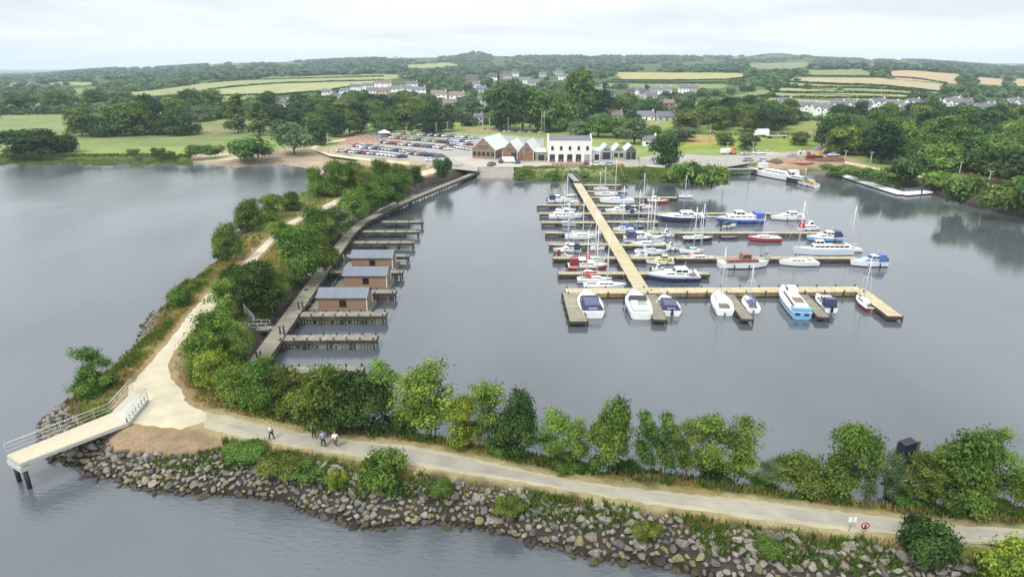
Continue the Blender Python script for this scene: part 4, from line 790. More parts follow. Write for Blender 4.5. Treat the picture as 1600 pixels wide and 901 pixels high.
def boat(kind, bow, stern, label, hullc=(222,226,228), top=(228,230,230), cover=None, wr=0.36, hh=None, mh=None, deckc=(222,222,216), stripe=None, name=None, cat='boat', flip=False, band=None):
    A = P(*stern, 0.0); B = P(*bow, 0.0); d = B - A; L = d.length; rz = math.atan2(d.y, d.x); W = L * wr; H = (hh or max(0.65, L * 0.11)) * 1.08
    e = empty(name or {'sail': 'sailing_boat', 'cruiser': 'cabin_cruiser', 'open': 'motor_boat', 'covered': 'motor_boat', 'wheel': 'cabin_cruiser', 'ferry': 'passenger_boat', 'small': 'dinghy', 'barge': 'barge'}[kind], (A.x, A.y, 0), rz, label, cat, 'boats moored in the marina')
    hb, zs = hull(e, L, W, H, paint(*hullc), paint(*(stripe or hullc)), paint(*deckc), 0.6 if kind in ('barge', 'ferry') else 0)
    tp = paint(*top); cv = paint(*cover) if cover else None
    def cab(x0, x1, wf, hgt, fs, bs, name='cabin', z=H, m=None, n=3, tp_=.86, front=True, lo=.35, hi=.85):
        o = loft(MB(), L * x0, L * x1, W * wf, W * wf * .86, z - .05, z + hgt, fs, bs, tp_).build(name, m or tp, e)
        glassband(o, L * x0, L * x1, W * wf, W * wf * .86, z - .05, z + hgt, fs, bs, tp_, n, lo, hi, front); return o
    if kind == 'sail':
        cab(.34, .74, .58, .42, .5, .1, n=3, front=False)
        MB().b2(L * .08, L * .3, -W * .27, W * .27, H * .9, H * .95).build('cockpit', mat('cockpit_grey', ph(120, 116, 108)), e)  # cockpit floor in one even grey
        b = MB(); b.b2(L * .07, L * .31, -W * .33, -W * .27, H * .93, H + .22); b.b2(L * .07, L * .31, W * .27, W * .33, H * .93, H + .22); b.b2(L * .30, L * .33, -W * .3, W * .3, H * .93, H + .25); b.build('coaming', tp, e)
        if cover: loft(MB(), L * .26, L * .42, W * .6, W * .55, H + .2, H + .85, .45, .1, .8).build('spray_hood', cv, e)
        mast(e, L, H, mh or L * 1.25, cv); rail(e, L, H, hb, zs)
        MB().box((L * -.01, 0, .1), (.08, .3, .9)).build('rudder', mat('rudder', ph(150, 150, 150)), e)
    elif kind == 'cruiser':
        cab(.28, .72, .78, .55, .9, .1, n=2, front=False, lo=.4, hi=.75)
        o = cab(.22, .52, .74, .75, .7, .15, name='wheelhouse', z=H + .45, n=2, lo=.25, hi=.8)
        if cover:
            loft(MB(), L * .04, L * .27, W * .8, W * .78, H, H + 1.35, .1, .25, .85).build('canopy', cv, e)
        else:
            b = MB(); b.b2(L * .04, L * .2, -W * .35, W * .35, H * .9, H * .96); b.build('cockpit', mat('cockpit_grey', ph(120, 116, 108)), e)
            b = MB(); b.b2(L * .12, L * .24, -W * .3, -W * .1, H * .96, H + .4); b.b2(L * .03, L * .07, -W * .35, W * .35, H * .96, H + .4); b.build('seat', tp, e)
        rail(e, L, H, hb, zs); fenders(e, L, W, H)
        MB().tube((L * .3, 0, H + 1.2), (L * .27, 0, H + 2.3), .03).build('aerial', WROPE, e)
    elif kind in ('open', 'covered'):
        if kind == 'covered':
            loft(MB(), L * .05, L * .5, W * .86, W * .8, H - .03, H + .75, .5, .3, .7).build('canopy', cv, e)
            MB().b2(L * .05 + .06, L * .05 + .1, -W * .18, W * .18, H + .1, H + .35).build('canopy_window', mat('clear_panel', ph(190, 195, 210), .2), e)
        else:
            MB().b2(L * .05, L * .45, -W * .34, W * .34, H * .9, H * .96).build('cockpit', mat('cockpit_green', ph(176, 190, 176)), e)
            b = MB(); b.b2(L * .1, L * .2, -W * .3, W * .3, H * .96, H + .32); b.b2(L * .3, L * .38, W * .05, W * .3, H * .96, H + .45); b.build('seat', tp, e)
        loft(MB(), L * .5, L * .82, W * .72, W * .5, H - .03, H + .38, .7, .05, .8).build('foredeck', tp, e)
        o = loft(MB(), L * .46, L * .56, W * .8, W * .74, H + .2, H + .85, .45, .35, .82).build('windscreen', GLASS, e)
        rail(e, L, H, hb, zs, .6); fenders(e, L, W, H)
    elif kind == 'wheel':
        cab(.12, .8, .72, .6, .5, .1, n=5, lo=.35, hi=.8)
        cab(.42, .62, .6, 1.05, .2, .15, name='wheelhouse', z=H + .58, n=2, lo=.35, hi=.85)
        if cover: loft(MB(), L * .02, L * .2, W * .85, W * .8, H, H + 1.3, .1, .2, .9).build('canopy', cv, e)
        rail(e, L, H, hb, zs, .75); fenders(e, L, W, H)
    elif kind == 'ferry':
        cab(.06, .72, .66, .85, .9, .1, n=7, lo=.35, hi=.75)
        cab(.5, .66, .5, .9, .3, .1, name='wheelhouse', z=H + .82, n=2)
        MB().b2(L * .14, L * .34, -W * .22, W * .22, H + .81, H + .92).build('roof_hatch', mat('hatch_brown', ph(150, 120, 104)), e)
        if band: MB().b2(-.06, -.004, -W * .41, W * .41, .15, H * .9).build('transom', paint(*band), e); MB().b2(L * .02, L * .12, -W * .4, W * .4, H, H + .45).build('stern_cabin', paint(*band), e); [MB().b2(-.09, -.061, y - .35, y + .35, H * .5, H * .8).build('stern_window', GLASS, e) for y in (-W * .2, W * .2)]
        rail(e, L, H, hb, zs, .7)
    elif kind == 'barge':
        cab(.16, .62, .72, .9, .3, .1, n=6, lo=.35, hi=.75)
        cab(.04, .17, .7, 1.9, .15, .05, name='wheelhouse', n=2, lo=.5, hi=.85)
        MB().tube((L * .68, 0, H), (L * .68, 0, H + 4), .08).build('mast', WROPE, e); rail(e, L, H, hb, zs, .65)
        MB().b2(L * .72, L * .78, -.4, .4, H, H + .5).build('windlass', RUBBER, e)
    elif kind == 'small':
        MB().b2(L * .3, L * .42, -W * .4, W * .4, H * .8, H * .88).build('thwart', mat('thwart', ph(150, 120, 90)), e)
    if kind in ('open', 'covered', 'small', 'cruiser') and L < 8:
        o = loft(MB(), -.45, -.05, .35, .3, .25, H + .45, .05, .05, .8).build('outboard_motor', RUBBER, e)
    return e
NAVY = (44, 52, 92); RED = (168, 44, 50); MAROON = (120, 34, 44); LBLUE = (96, 156, 200); BLUE = (52, 82, 160)
# shoreward side of the yellow pier
boat('small', (901, 307), (884, 307), 'small white dinghy tied close to the top of the yellow pier', hh=.55)
boat('cruiser', (898, 316), (856, 316), 'white cabin cruiser with navy canopy near the top of the yellow pier', cover=NAVY)
boat('wheel', (910, 341), (858, 341), 'white flybridge cruiser with a dark window band', hh=.9)
boat('sail', (933, 373), (883, 373), 'white sloop with bare deck beside the yellow pier', cover=None)
boat('cruiser', (864, 394), (908, 394), 'grey beige cabin boat with a square navy hood', hullc=(190,190,180), cover=NAVY)
boat('sail', (952, 410), (902, 410), 'white sailing boat with red hood behind the red hulled boat', cover=RED, mh=11)
boat('cruiser', (950, 420), (887, 420), 'red hulled cabin boat with white top beside the yellow pier', hullc=RED, cover=MAROON, stripe=(214,214,214))
boat('sail', (956, 441), (902, 441), 'grey white sailing boat with a long red sail cover', cover=RED, hullc=(200,200,192), mh=10.5)
boat('sail', (978, 451), (912, 451), 'white sailing boat lying just behind the cross pier', cover=None, mh=10)
boat('sail', (945, 391), (922, 391), 'slim white sailing boat tucked against the yellow pier', cover=None, mh=9, wr=.28)
# open side
boat('sail', (927, 297), (950, 297), 'small white sailing boat nearest the reedy bank', cover=None)
boat('sail', (928, 306), (965, 306), 'long white sailing boat nearest the reedy bank', cover=None, wr=.26)
boat('sail', (936, 317), (990, 317), 'white sailing boat with blue sail cover near the reedy bank', cover=BLUE)
boat('cruiser', (945, 332), (987, 332), 'small white cabin boat with dark blue aft cover', cover=NAVY)
boat('covered', (1007, 358), (966, 358), 'low boat under a teal blue cover', hullc=(60,90,110), cover=(40,84,112), top=(60,96,120), deckc=(150,160,165))
boat('sail', (985, 352), (1012, 352), 'white sailing boat behind the low teal covered boat', cover=None, mh=9)
boat('cruiser', (1040, 377), (975, 377), 'white cruiser with a navy striped stern and hood', cover=NAVY, stripe=NAVY)
boat('sail', (985, 386), (1040, 386), 'white sailing boat with grey cover lying behind a bow to bow pair', cover=(150,160,165), mh=10)
boat('sail', (1040, 397), (992, 397), 'white sailing boat with tall mast and clear blue hood', cover=(150,176,200), mh=12)
boat('cruiser', (1045, 317), (1011, 317), 'small red hulled motor cruiser with white top at a pier end', hullc=RED)
boat('cruiser', (1023, 345), (1099, 345), 'large navy hulled cruiser with high white top', hullc=NAVY, stripe=NAVY, hh=1.25)
boat('wheel', (1118, 347), (1192, 347), 'blue hulled boat with blue stern canopy', hullc=BLUE, stripe=(200,206,214), cover=BLUE, hh=1.2)
boat('cruiser', (1203, 343), (1255, 343), 'white sports cruiser at the end of the blue boat pier', cover=None, hh=.9)
boat('sail', (1114, 376), (1067, 376), 'dark navy hulled sailing boat with white deck', hullc=(30,34,50), cover=None, mh=7)
boat('small', (1154, 373), (1126, 373), 'little navy dinghy between the dark and the red hulled boats', hullc=NAVY, hh=.5, deckc=(120,120,120))
boat('sail', (1168, 376), (1219, 376), 'red hulled sailing boat with white deck on the middle long pier', hullc=(170,60,66), cover=None, mh=6)
boat('wheel', (1282, 360), (1248, 360), 'boat with a red canopy at the outer end of the middle pier', cover=(176,50,60), hullc=(220,220,220))
boat('cruiser', (1259, 376), (1313, 376), 'light blue hulled cruiser at the outer end of the middle pier', hullc=LBLUE, stripe=(210,220,226), cover=NAVY, hh=1.0)
boat('ferry', (1237, 398), (1330, 398), 'long white narrow passenger boat with a raised wheelhouse', hullc=(196,206,216), wr=.2)
boat('sail', (1216, 414), (1276, 414), 'white sailing boat lying below the long passenger boat', cover=None, mh=13)
boat('cruiser', (1327, 415), (1383, 415), 'white and pale blue cruiser with blue canopy, outermost in the marina', hullc=(216,220,226), top=(170,190,220), cover=(70,96,160), hh=1.0)
boat('wheel', (1200, 417), (1123, 417), 'white hulled motor yacht with brown wooden cabin', top=(132,86,66), hh=1.1)
boat('cruiser', (1009, 412), (1052, 412), 'small pale yellow topped boat behind the navy and white cruiser', top=(214,214,150), deckc=(214,214,150))
boat('cruiser', (1010, 437), (1091, 437), 'sleek navy hulled cruiser with long white raked deck', hullc=(36,48,96), stripe=(200,206,220), hh=1.1)
boat('sail', (1118, 408), (1062, 408), 'grey hulled sailing boat with a tall mast left of the brown cabined yacht', hullc=(150,150,146), cover=(200,190,180), mh=12)
# below the cross pier
boat('covered', (914, 463), (927, 497), 'white motor boat under a square navy canopy', cover=NAVY, wr=.40)
boat('open', (989, 463), (1002, 499), 'open white motor boat with pale green cockpit', stripe=NAVY, wr=.38)
boat('covered', (1036, 468), (1049, 494), 'short white motor boat under a navy cover', cover=(36,42,84), wr=.46)
boat('sail', (1119, 463), (1132, 493), 'plump white yacht lying stern out below the cross pier', cover=None, mh=10, wr=.36)
boat('sail', (1164, 468), (1177, 489), 'small white sailing boat with lilac hood and outboard', cover=(110,110,150), mh=7, wr=.4)
boat('ferry', (1221, 457), (1252, 499), 'large white passenger boat with square sky blue stern', band=(112,166,206), wr=.27, hh=1.2, hullc=(176,202,222), stripe=(120,168,206))
boat('cruiser', (1275, 466), (1298, 489), 'white cruiser with navy windscreen cover behind the grey finger pier', cover=NAVY, wr=.34)
boat('sail', (1338, 467), (1361, 488), 'dark red hulled sailing boat beside the slanting pier arm', hullc=MAROON, cover=None, mh=8, wr=.34)
boat('barge', (1168, 270), (1246, 284), 'long white barge with a curved bow at the quay', hh=1.7, wr=.22)
boat('barge', (1268, 290), (1232, 283), 'dark hulled barge with white deckhouse beside the long white one', hullc=(46,48,60), hh=1.4, wr=.3, top=(210,214,214), deckc=(120,118,112))
boat('cruiser', (1244, 286), (1276, 293), 'small white and tan boat below the dark barge', top=(196,176,140), hh=.8)
boat('sail', (1060, 309), (1082, 309), 'tiny white yacht beyond the small red cruiser', cover=None, mh=7)
boat('sail', (900, 331), (868, 331), 'white yacht with grey cover behind the flybridge cruiser', cover=(150,150,156), mh=10)
boat('cruiser', (1065, 391), (1040, 391), 'small white cabin boat at the end of a short pier', cover=None)
boat('sail', (1290, 343), (1262, 343), 'slim white yacht moored past the white sports cruiser', cover=NAVY, mh=10) if False else None
boat('sail', (957, 361), (990, 361), 'white yacht with blue sail cover behind the navy striped cruiser', cover=BLUE, mh=11)
boat('cruiser', (985, 405), (1012, 405), 'white cabin boat close to the yellow pier behind the pale yellow one', cover=(200,204,210))
boat('sail', (1310, 393), (1345, 393), 'white sailing boat behind the long passenger boat', cover=None, mh=10)
boat('sail', (900, 431), (938, 431), 'white open sailing boat behind the red sail cover', cover=None, mh=9)
boat('small', (1102, 340), (1118, 340), 'small pale dinghy between the navy and blue cruisers', hh=.5)
boat('cruiser', (1212, 407), (1190, 407), 'white boat with grey hood behind the brown cabined yacht', cover=(140,144,150))
for a in [('cruiser',(872,325),(905,325),'white boat with beige hood between two finger piers on the shoreward side',dict(cover=(190,176,150))),
 ('sail',(866,353),(900,353),'grey sailing boat against the empty looking finger pier',dict(hullc=(170,176,180),cover=(120,130,150),mh=9)),
 ('covered',(905,368),(876,368),'small boat under a blue cover beside the white sloop',dict(cover=(60,90,150))),
 ('sail',(872,388),(906,386),'pale blue hulled sailing boat before the square navy hooded one',dict(hullc=(150,176,196),cover=(60,70,110),mh=10)),
 ('cruiser',(898,405),(868,405),'white cabin boat with maroon trim behind the red hulled boats',dict(stripe=(120,50,56),cover=(110,44,52))),
 ('sail',(1020,326),(985,326),'white sailing boat with green sail cover on the shorter pier',dict(cover=(50,96,80),mh=10)),
 ('cruiser',(1012,338),(982,338),'small white cruiser with navy hood behind the large navy one',dict(cover=(40,50,90))),
 ('cruiser',(1060,370),(1032,370),'white cruiser beside the dark navy hulled sailing boat',dict(cover=None)),
 ('sail',(1002,368),(1032,368),'white sailing boat with tan hood in the crowded middle berths',dict(cover=(170,150,120),mh=11)),
 ('sail',(1100,395),(1062,395),'white sailing boat with teal sail cover beyond the grey hulled one',dict(cover=(60,120,130),mh=10)),
 ('cruiser',(1050,427),(1018,427),'white cabin boat half hidden behind the sleek navy cruiser',dict(cover=None)),
 ('covered',(1150,355),(1128,356),'small boat under a dark cover beyond the little navy dinghy',dict(cover=(50,54,60)))]:
    boat(a[0], a[1], a[2], a[3], **a[4])
g = 'white boats beside the cabins'
for (a, c, l) in [((496, 404), (530, 404), 'white boat moored by the farthest cabin'), ((516, 431), (540, 431), 'white boat moored by the middle cabin'), ((500, 436), (480, 436), 'small white boat hard against the boardwalk'), ((490, 465), (470, 465), 'white boat tucked behind the nearest cabin')]:
    boat('open', (a[0] + 14, a[1]), (c[0] + 8, c[1]), l) if a[0] < 510 and a[1] < 410 else boat('open', a, c, l)
# white mooring pontoon by the wood
pl = [(1316, 273), (1410, 302), (1480, 296)]
for i in range(2):
    a = pz(*pl[i], .7); c = pz(*pl[i + 1], .7); d = c - a; L = d.length; e = empty('floating_pontoon', (a.x, a.y, 0), math.atan2(d.y, d.x), ['white floating pontoon with dark floats beside the wood', 'short white ramp from the wooded bank to the floating pontoon'][i], 'pontoon')
    MB().b2(0, L, -1.7, 1.7, .35, .7 + .01 * i).build('deck', mat('pale_deck', (.86, .87, .88, 1), .7), e)
    if i == 0:
        for k in range(12): MB().b2(L * (k + .3) / 12, L * (k + .7) / 12, -.8, .8, -.2, .446).build('float', RUBBER, e)
        for k in range(4):
            b = MB(); x = L * (0.08 + k * .22)
            for j in range(5): b.tube((x + j * .8, 1.0, .7), (x + j * .8, 1.0, 2.0), .03)
            b.tube((x, 1.0, 2.0), (x + 3.2, 1.0, 2.0), .03); b.tube((x, 1.0, 1.3), (x + 3.2, 1.0, 1.3), .03); b.build('mooring_rack', STEEL, e)
    else:
        b = MB()
        for s in (-.85, .85): b.tube((0, s, 1.8), (L, s, 1.8), .04); b.tube((0, s, 1.2), (L, s, 1.2), .03); [b.tube((L * j / 8, s, .7), (L * j / 8, s, 1.8), .03) for j in range(9)]
        b.build('handrail', STEEL, e)
b = MB(); p = pz(1439, 305, 0); o = MB().tube((0, 0, -1), (0, 0, 3.2), .2, n=8).build('mooring_pile', PILE, None, (p.x, p.y, 0)); tag(o, 'single dark mooring pile at the bend of the white pontoon', 'pile')
# quay by the barges
a = pz(1130, 264, 2.2); c = pz(1180, 264, 2.2); dock('quay_platform', 'grey quay platform over dark water beside the long white barge', 'quay', a, c, 3.5, 2.2, mat('quay_deck', ph(140, 158, 156)), SIDEWOOD, 4, None, .7)

# ------------------------------------------------------------------ viewing jetty at the lake corner
JZ = 3.0
b0 = [pz(11, 710, JZ), pz(32, 723, JZ), pz(199, 660, JZ), pz(231, 621, JZ), pz(207, 606, JZ), pz(173, 645, JZ)]
ctr = b0[0].copy(); q = [p - ctr for p in b0]; e = empty('viewing_jetty', (ctr.x, ctr.y, 0), 0, 'cream decked viewing jetty with pale handrails reaching out over the lake on two dark piles', 'jetty')
MB().prism([tuple(q[0]), tuple(q[1]), tuple(q[2]), tuple(q[5])][::1], JZ - .12, JZ).build('deck', mat('cream_decking', ph(214, 204, 178), .85, .06), e)
MB().hexa([(*q[5], JZ - .12), (*q[2], JZ - .12), (*q[3], 2.44), (*q[4], 2.44)], [(*q[5], JZ - .004), (*q[2], JZ - .004), (*q[3], 2.6), (*q[4], 2.6)]).build('ramp', mat('pale_ramp', ph(220, 215, 200), .7, .05), e)
b = MB()
def seg(b, a, c, z, t, hgt): d = c - a; b.box(((a.x + c.x) / 2, (a.y + c.y) / 2, z), (d.length, t, hgt), math.atan2(d.y, d.x))
for a, c in ((q[0], q[1]), (q[1], q[2]), (q[2], q[3]), (q[5], q[0])): seg(b, a, c, JZ - .22, .14, .32)
b.build('edge_beam', mat('pale_steel_beam', ph(206, 212, 206), .5), e)
seg(b := MB(), q[0] + (q[2] - q[1]) * .02, q[1] + (q[2] - q[1]) * .02, JZ - .75, .7, .5); b.build('cross_head', mat('pale_concrete', ph(214, 214, 204)), e)
for k in (.12, .88):
    p = q[0].lerp(q[1], k) + (q[2] - q[1]) * .025; MB().tube((p.x, p.y, -1.5), (p.x, p.y, JZ - .9), .2, n=10).build('pile', mat('black_steel_pile', (0.012, 0.014, 0.018, 1), .4), e)
def railing(pl, name='handrail', m=None):
    b = MB()
    for i in range(len(pl) - 1):
        a, c = pl[i], pl[i + 1]; L = (c - a).length; n = max(1, round(L / 1.5))
        for k in range(n + 1): p = a.lerp(c, k / n); b.tube((p.x, p.y, JZ - .3), (p.x, p.y, JZ + 1.15), .03, n=5)
        for z in (.35, .75, 1.15): b.tube((a.x, a.y, JZ + z), (c.x, c.y, JZ + z), .028 if z < 1 else .045, n=5)
    b.build(name, m or mat('pale_rail', ph(206, 216, 210), .4), e)
railing([q[0], q[5], q[4]]); railing([q[2].lerp(q[3], .02), q[3]])
railing([q[0], q[1]]) if False else None
for k in range(9):
    a = q[1].lerp(q[2], k / 8); 
for k in range(8):   # kerb bars across the ramp's open edge
    a = q[2].lerp(q[3], k / 7.); d = (q[5] - q[2]).normalized() * .5; MB().box((a.x + d.x * .2, a.y + d.y * .2, JZ + .25), (.1, .1, .5)).build('ramp_post', STEEL, e)
# ------------------------------------------------------------------ waterfront buildings
BRICK = planks('brown_brick', ph(172, 150, 126), ph(156, 134, 112), 0.25, axis='Z', dirt=0.15)
ROOFM = planks('standing_seam_roof', (.60, .63, .60, 1), (.55, .58, .56, 1), 0.5, dirt=0.08)
ROOFB = planks('pale_blue_roof', ph(224, 234, 238), ph(216, 226, 232), 0.5, dirt=0.06)
SLATE = mat('slate_roof', ph(122, 126, 136), 0.7, 0.12, 2)
RENDER = mat('white_render', (.72, .71, .67, 1), 0.85, 0.04, 0.6)
TIMB = mat('warm_timber', ph(160, 112, 78), 0.7, 0.2, 2)
DARKM = mat('dark_opening', (0.03, 0.032, 0.036, 1), 0.4)
FR = mat('white_frame', ph(230, 230, 224), 0.6)
def shed(name, label, u0, u1, vb, ve, va, length, rz, wallm, roofm, group=None, bays=3, front=None, posts=True):
    a = pz(u0, vb, 2.55); c = pz(u1, vb, 2.55); Wd = c.x - a.x; he = ztop(a.y, ve) - 2.5; ha = ztop(a.y, va) - 2.5
    e = empty(name, (a.x, a.y, 2.5), rz, label, 'building', group)
    wl = MB(); wl.b2(0, Wd, 0, length, 0, he); wl.prism([(0, 0)], 0, 0) if False else None
    wl.add([(0, 0, he), (Wd, 0, he), (Wd / 2, 0, ha), (0, length, he), (Wd, length, he), (Wd / 2, length, ha)], [(0, 1, 2), (4, 3, 5), (0, 2, 5, 3), (1, 4, 5, 2)]); wl.build('wall', wallm, e)
    b = MB(); o = .3; sl = (ha - he) / (Wd / 2)
    for s in (0, 1):
        xe = -o if s == 0 else Wd + o; lo = [(xe, -o, he - o * sl + .05), (Wd / 2, -o, ha + .05), (Wd / 2, length + o, ha + .05), (xe, length + o, he - o * sl + .05)]
        hi = [(x, y, z + .14) for x, y, z in lo]
        b.hexa(lo if s == 0 else lo[::-1], hi if s == 0 else hi[::-1])
    b.build('roof', roofm, e)
    MB().box((Wd / 2, -.08, ha - .2), (.2, .12, .5)).build('ridge_cap', FR, e)
    if posts:
        for x in (0.05, Wd - .05): MB().b2(x - .12, x + .12, -.3, -.02, 0, he).build('corner_post', FR, e)
    bw_ = Wd / bays
    for i in range(bays):
        x0 = i * bw_ + bw_ * .15; x1 = (i + 1) * bw_ - bw_ * .15; k = front[i % len(front)] if front else 'win'
        if k == 'win': w_ = MB().b2(x0, x1, -.04, -.003, .8, he * .75).build('window', GLASS, e); MB().b2(x0 - .08, x1 + .08, -.07, -.0, .68, .8).build('sill', FR, w_)
        elif k == 'door': w_ = MB().b2(x0, x1, -.05, -.003, 0.02, he * .82).build('door', TIMB, e)
        elif k == 'glass': MB().b2(x0, x1, -.05, -.003, 0.02, he * .85).build('glazed_door', DARKM, e)
    if ha > 4: MB().b2(Wd / 2 - Wd * .22, Wd / 2 + Wd * .22, -.04, -.003, he + .1, he + .1 + (ha - he) * .35).build('gable_louvre', mat('louvre_grey', ph(120, 108, 98)), e)
    return e
shed('boat_shed', 'largest brown brick boat shed with a pale metal roof by the car park', 738, 776, 247, 233, 215, 19, -0.32, BRICK, ROOFM, None, 5, ['win'])
shed('boat_shed', 'brown gabled shed standing first behind the parked white van', 785, 809, 251, 236, 222, 17, -0.18, BRICK, ROOFM, None, 2, ['door', 'glass'])
shed('boat_shed', 'brown gabled shed between its twin and the white building', 811, 834, 251, 236, 222, 17, -0.18, BRICK, ROOFM, None, 2, ['door', 'door'])
shed('gabled_cafe', 'small white framed gable with blue grey front next to the white building', 939, 956, 249, 236, 227, 9, 0, mat('blue_grey_wall', ph(192, 198, 202)), ROOFB, 'row of small gabled sheds', 1, ['glass'])
shed('gabled_cafe', 'small white framed gable with olive front in the middle of the little row', 958, 975, 249, 236, 227, 9, 0, mat('olive_wall', ph(190, 188, 166)), ROOFB, 'row of small gabled sheds', 2, ['win'])
shed('gabled_cafe', 'small white framed gable with dark front ending the little row', 977, 994, 249, 236, 227, 9, 0, mat('dark_wall', ph(128, 118, 114)), ROOFB, 'row of small gabled sheds', 2, ['glass'])
def flat(name, label, u0, u1, vb, vt, depth, wallm, roofm):
    a = pz(u0, vb, 2.55); c = pz(u1, vb, 2.55); Wd = c.x - a.x; h = ztop(a.y, vt) - 2.5; e = empty(name, (a.x, a.y, 2.5), 0, label, 'building')
    MB().b2(0, Wd, 0, depth, 0, h).build('wall', wallm, e); MB().hexa([(-.2, -.3, h), (Wd + .2, -.3, h), (Wd + .2, depth, h + .6), (-.2, depth, h + .6)], [(-.2, -.3, h + .15), (Wd + .2, -.3, h + .15), (Wd + .2, depth, h + .8), (-.2, depth, h + .8)]).build('roof', roofm, e)
    MB().b2(Wd * .3, Wd * .85, -.04, -.003, .1, h * .7).build('door', DARKM, e); return e
flat('link_building', 'low grey link between the brown sheds and the white building', 836, 853, 251, 238, 8, CONC, ROOFM)
flat('link_building', 'low white link between the white building and the small gables', 925, 938, 250, 237, 8, RENDER, ROOFB)
# two storey white building
a = pz(856, 253, 2.55); c = pz(924, 253, 2.55); Wd = c.x - a.x; He = ztop(a.y, 219.5) - 2.5; dp = 9.0
e = empty('white_building', (a.x, a.y, 2.5), 0, 'two storey white rendered building with slate roof and five windows over five arched openings', 'building')
MB().b2(0, Wd, 0, dp, 0, He).build('wall', RENDER, e)
b = MB(); zr = He + 1.3
b.hexa([(.35, -.05, He - .02), (Wd - .35, -.05, He - .02), (Wd - .35, dp / 2, zr), (.35, dp / 2, zr)], [(.35, -.05, He + .12), (Wd - .35, -.05, He + .12), (Wd - .35, dp / 2, zr + .12), (.35, dp / 2, zr + .12)])
b.hexa([(.35, dp / 2, zr), (Wd - .35, dp / 2, zr), (Wd - .35, dp, He), (.35, dp, He)], [(.35, dp / 2, zr + .12), (Wd - .35, dp / 2, zr + .12), (Wd - .35, dp, He + .12), (.35, dp, He + .12)]); b.build('roof', SLATE, e)
for x in (0, Wd - .35):
    b = MB(); b.add([(x, 0, He), (x, dp, He), (x, dp / 2, zr + .4), (x + .35, 0, He), (x + .35, dp, He), (x + .35, dp / 2, zr + .4), (x, 0, He + .25), (x + .35, 0, He + .25), (x, dp, He + .25), (x + .35, dp, He + .25)], [(0, 6, 2, 8, 1), (3, 4, 9, 5, 7), (6, 7, 5, 2), (2, 5, 9, 8), (0, 3, 7, 6), (1, 8, 9, 4)]); b.build('parapet', RENDER, e)
    MB().b2(x - .1, x + .45, dp / 2 - .5, dp / 2 + .5, zr + .2, zr + .8).build('chimney', RENDER, e)
for i in range(5):
    x = Wd * (i + .5) / 5; w_ = MB().b2(x - .5, x + .5, -.03, -.003, He * .55, He * .55 + 1.5).build('window', GLASS, e)
    MB().b2(x - .6, x + .6, -.12, -.0, He * .55 - .12, He * .55).build('sill', FR, w_)
    if i < 4: MB().b2(x - 1.05, x + 1.05, -.03, -.003, .05, He * .36).build('shopfront', DARKM, e); MB().b2(x - .5, x + .5, -.06, -.031, .05, 1.0).build('door_panel', TIMB, e)
    else: MB().b2(x - 1.1, x + 1.1, -.03, -.003, .05, He * .36).build('roller_door', mat('mauve_door', ph(190, 170, 184)), e)
b = MB()
for k in range(14): b.tube((Wd * k / 13, -4, 0), (Wd * k / 13, -4, 1.1), .04)
b.tube((0, -4, 1.1), (Wd, -4, 1.1), .04)
o = b.build('terrace_rail', mat('red_brown_rail', ph(150, 90, 78)), e)
rr = random.Random(8)
for k in range(7):
    p = pz(866 + k * 8, 258, 2.6); t = MB(); t.b2(-.9, .9, -.35, .35, .68, .74).b2(-.9, .9, -.85, -.6, .4, .45).b2(-.9, .9, .6, .85, .4, .45)
    e = empty('picnic_table', (p.x, p.y, 2.58), rr.uniform(-.2, .2), 'reddish picnic table on the terrace before the white building', 'table', 'picnic tables on the terrace'); t.build('top', mat('red_brown_wood', ph(158, 88, 76)), e)
    MB().b2(-.7, -.6, -.8, .8, 0, .4).b2(-.7, -.6, -.05, .05, .4, .68).build('leg', mat('red_brown_wood', ph(158, 88, 76)), e); MB().b2(.6, .7, -.8, .8, 0, .4).b2(.6, .7, -.05, .05, .4, .68).build('leg', mat('red_brown_wood', ph(158, 88, 76)), e)
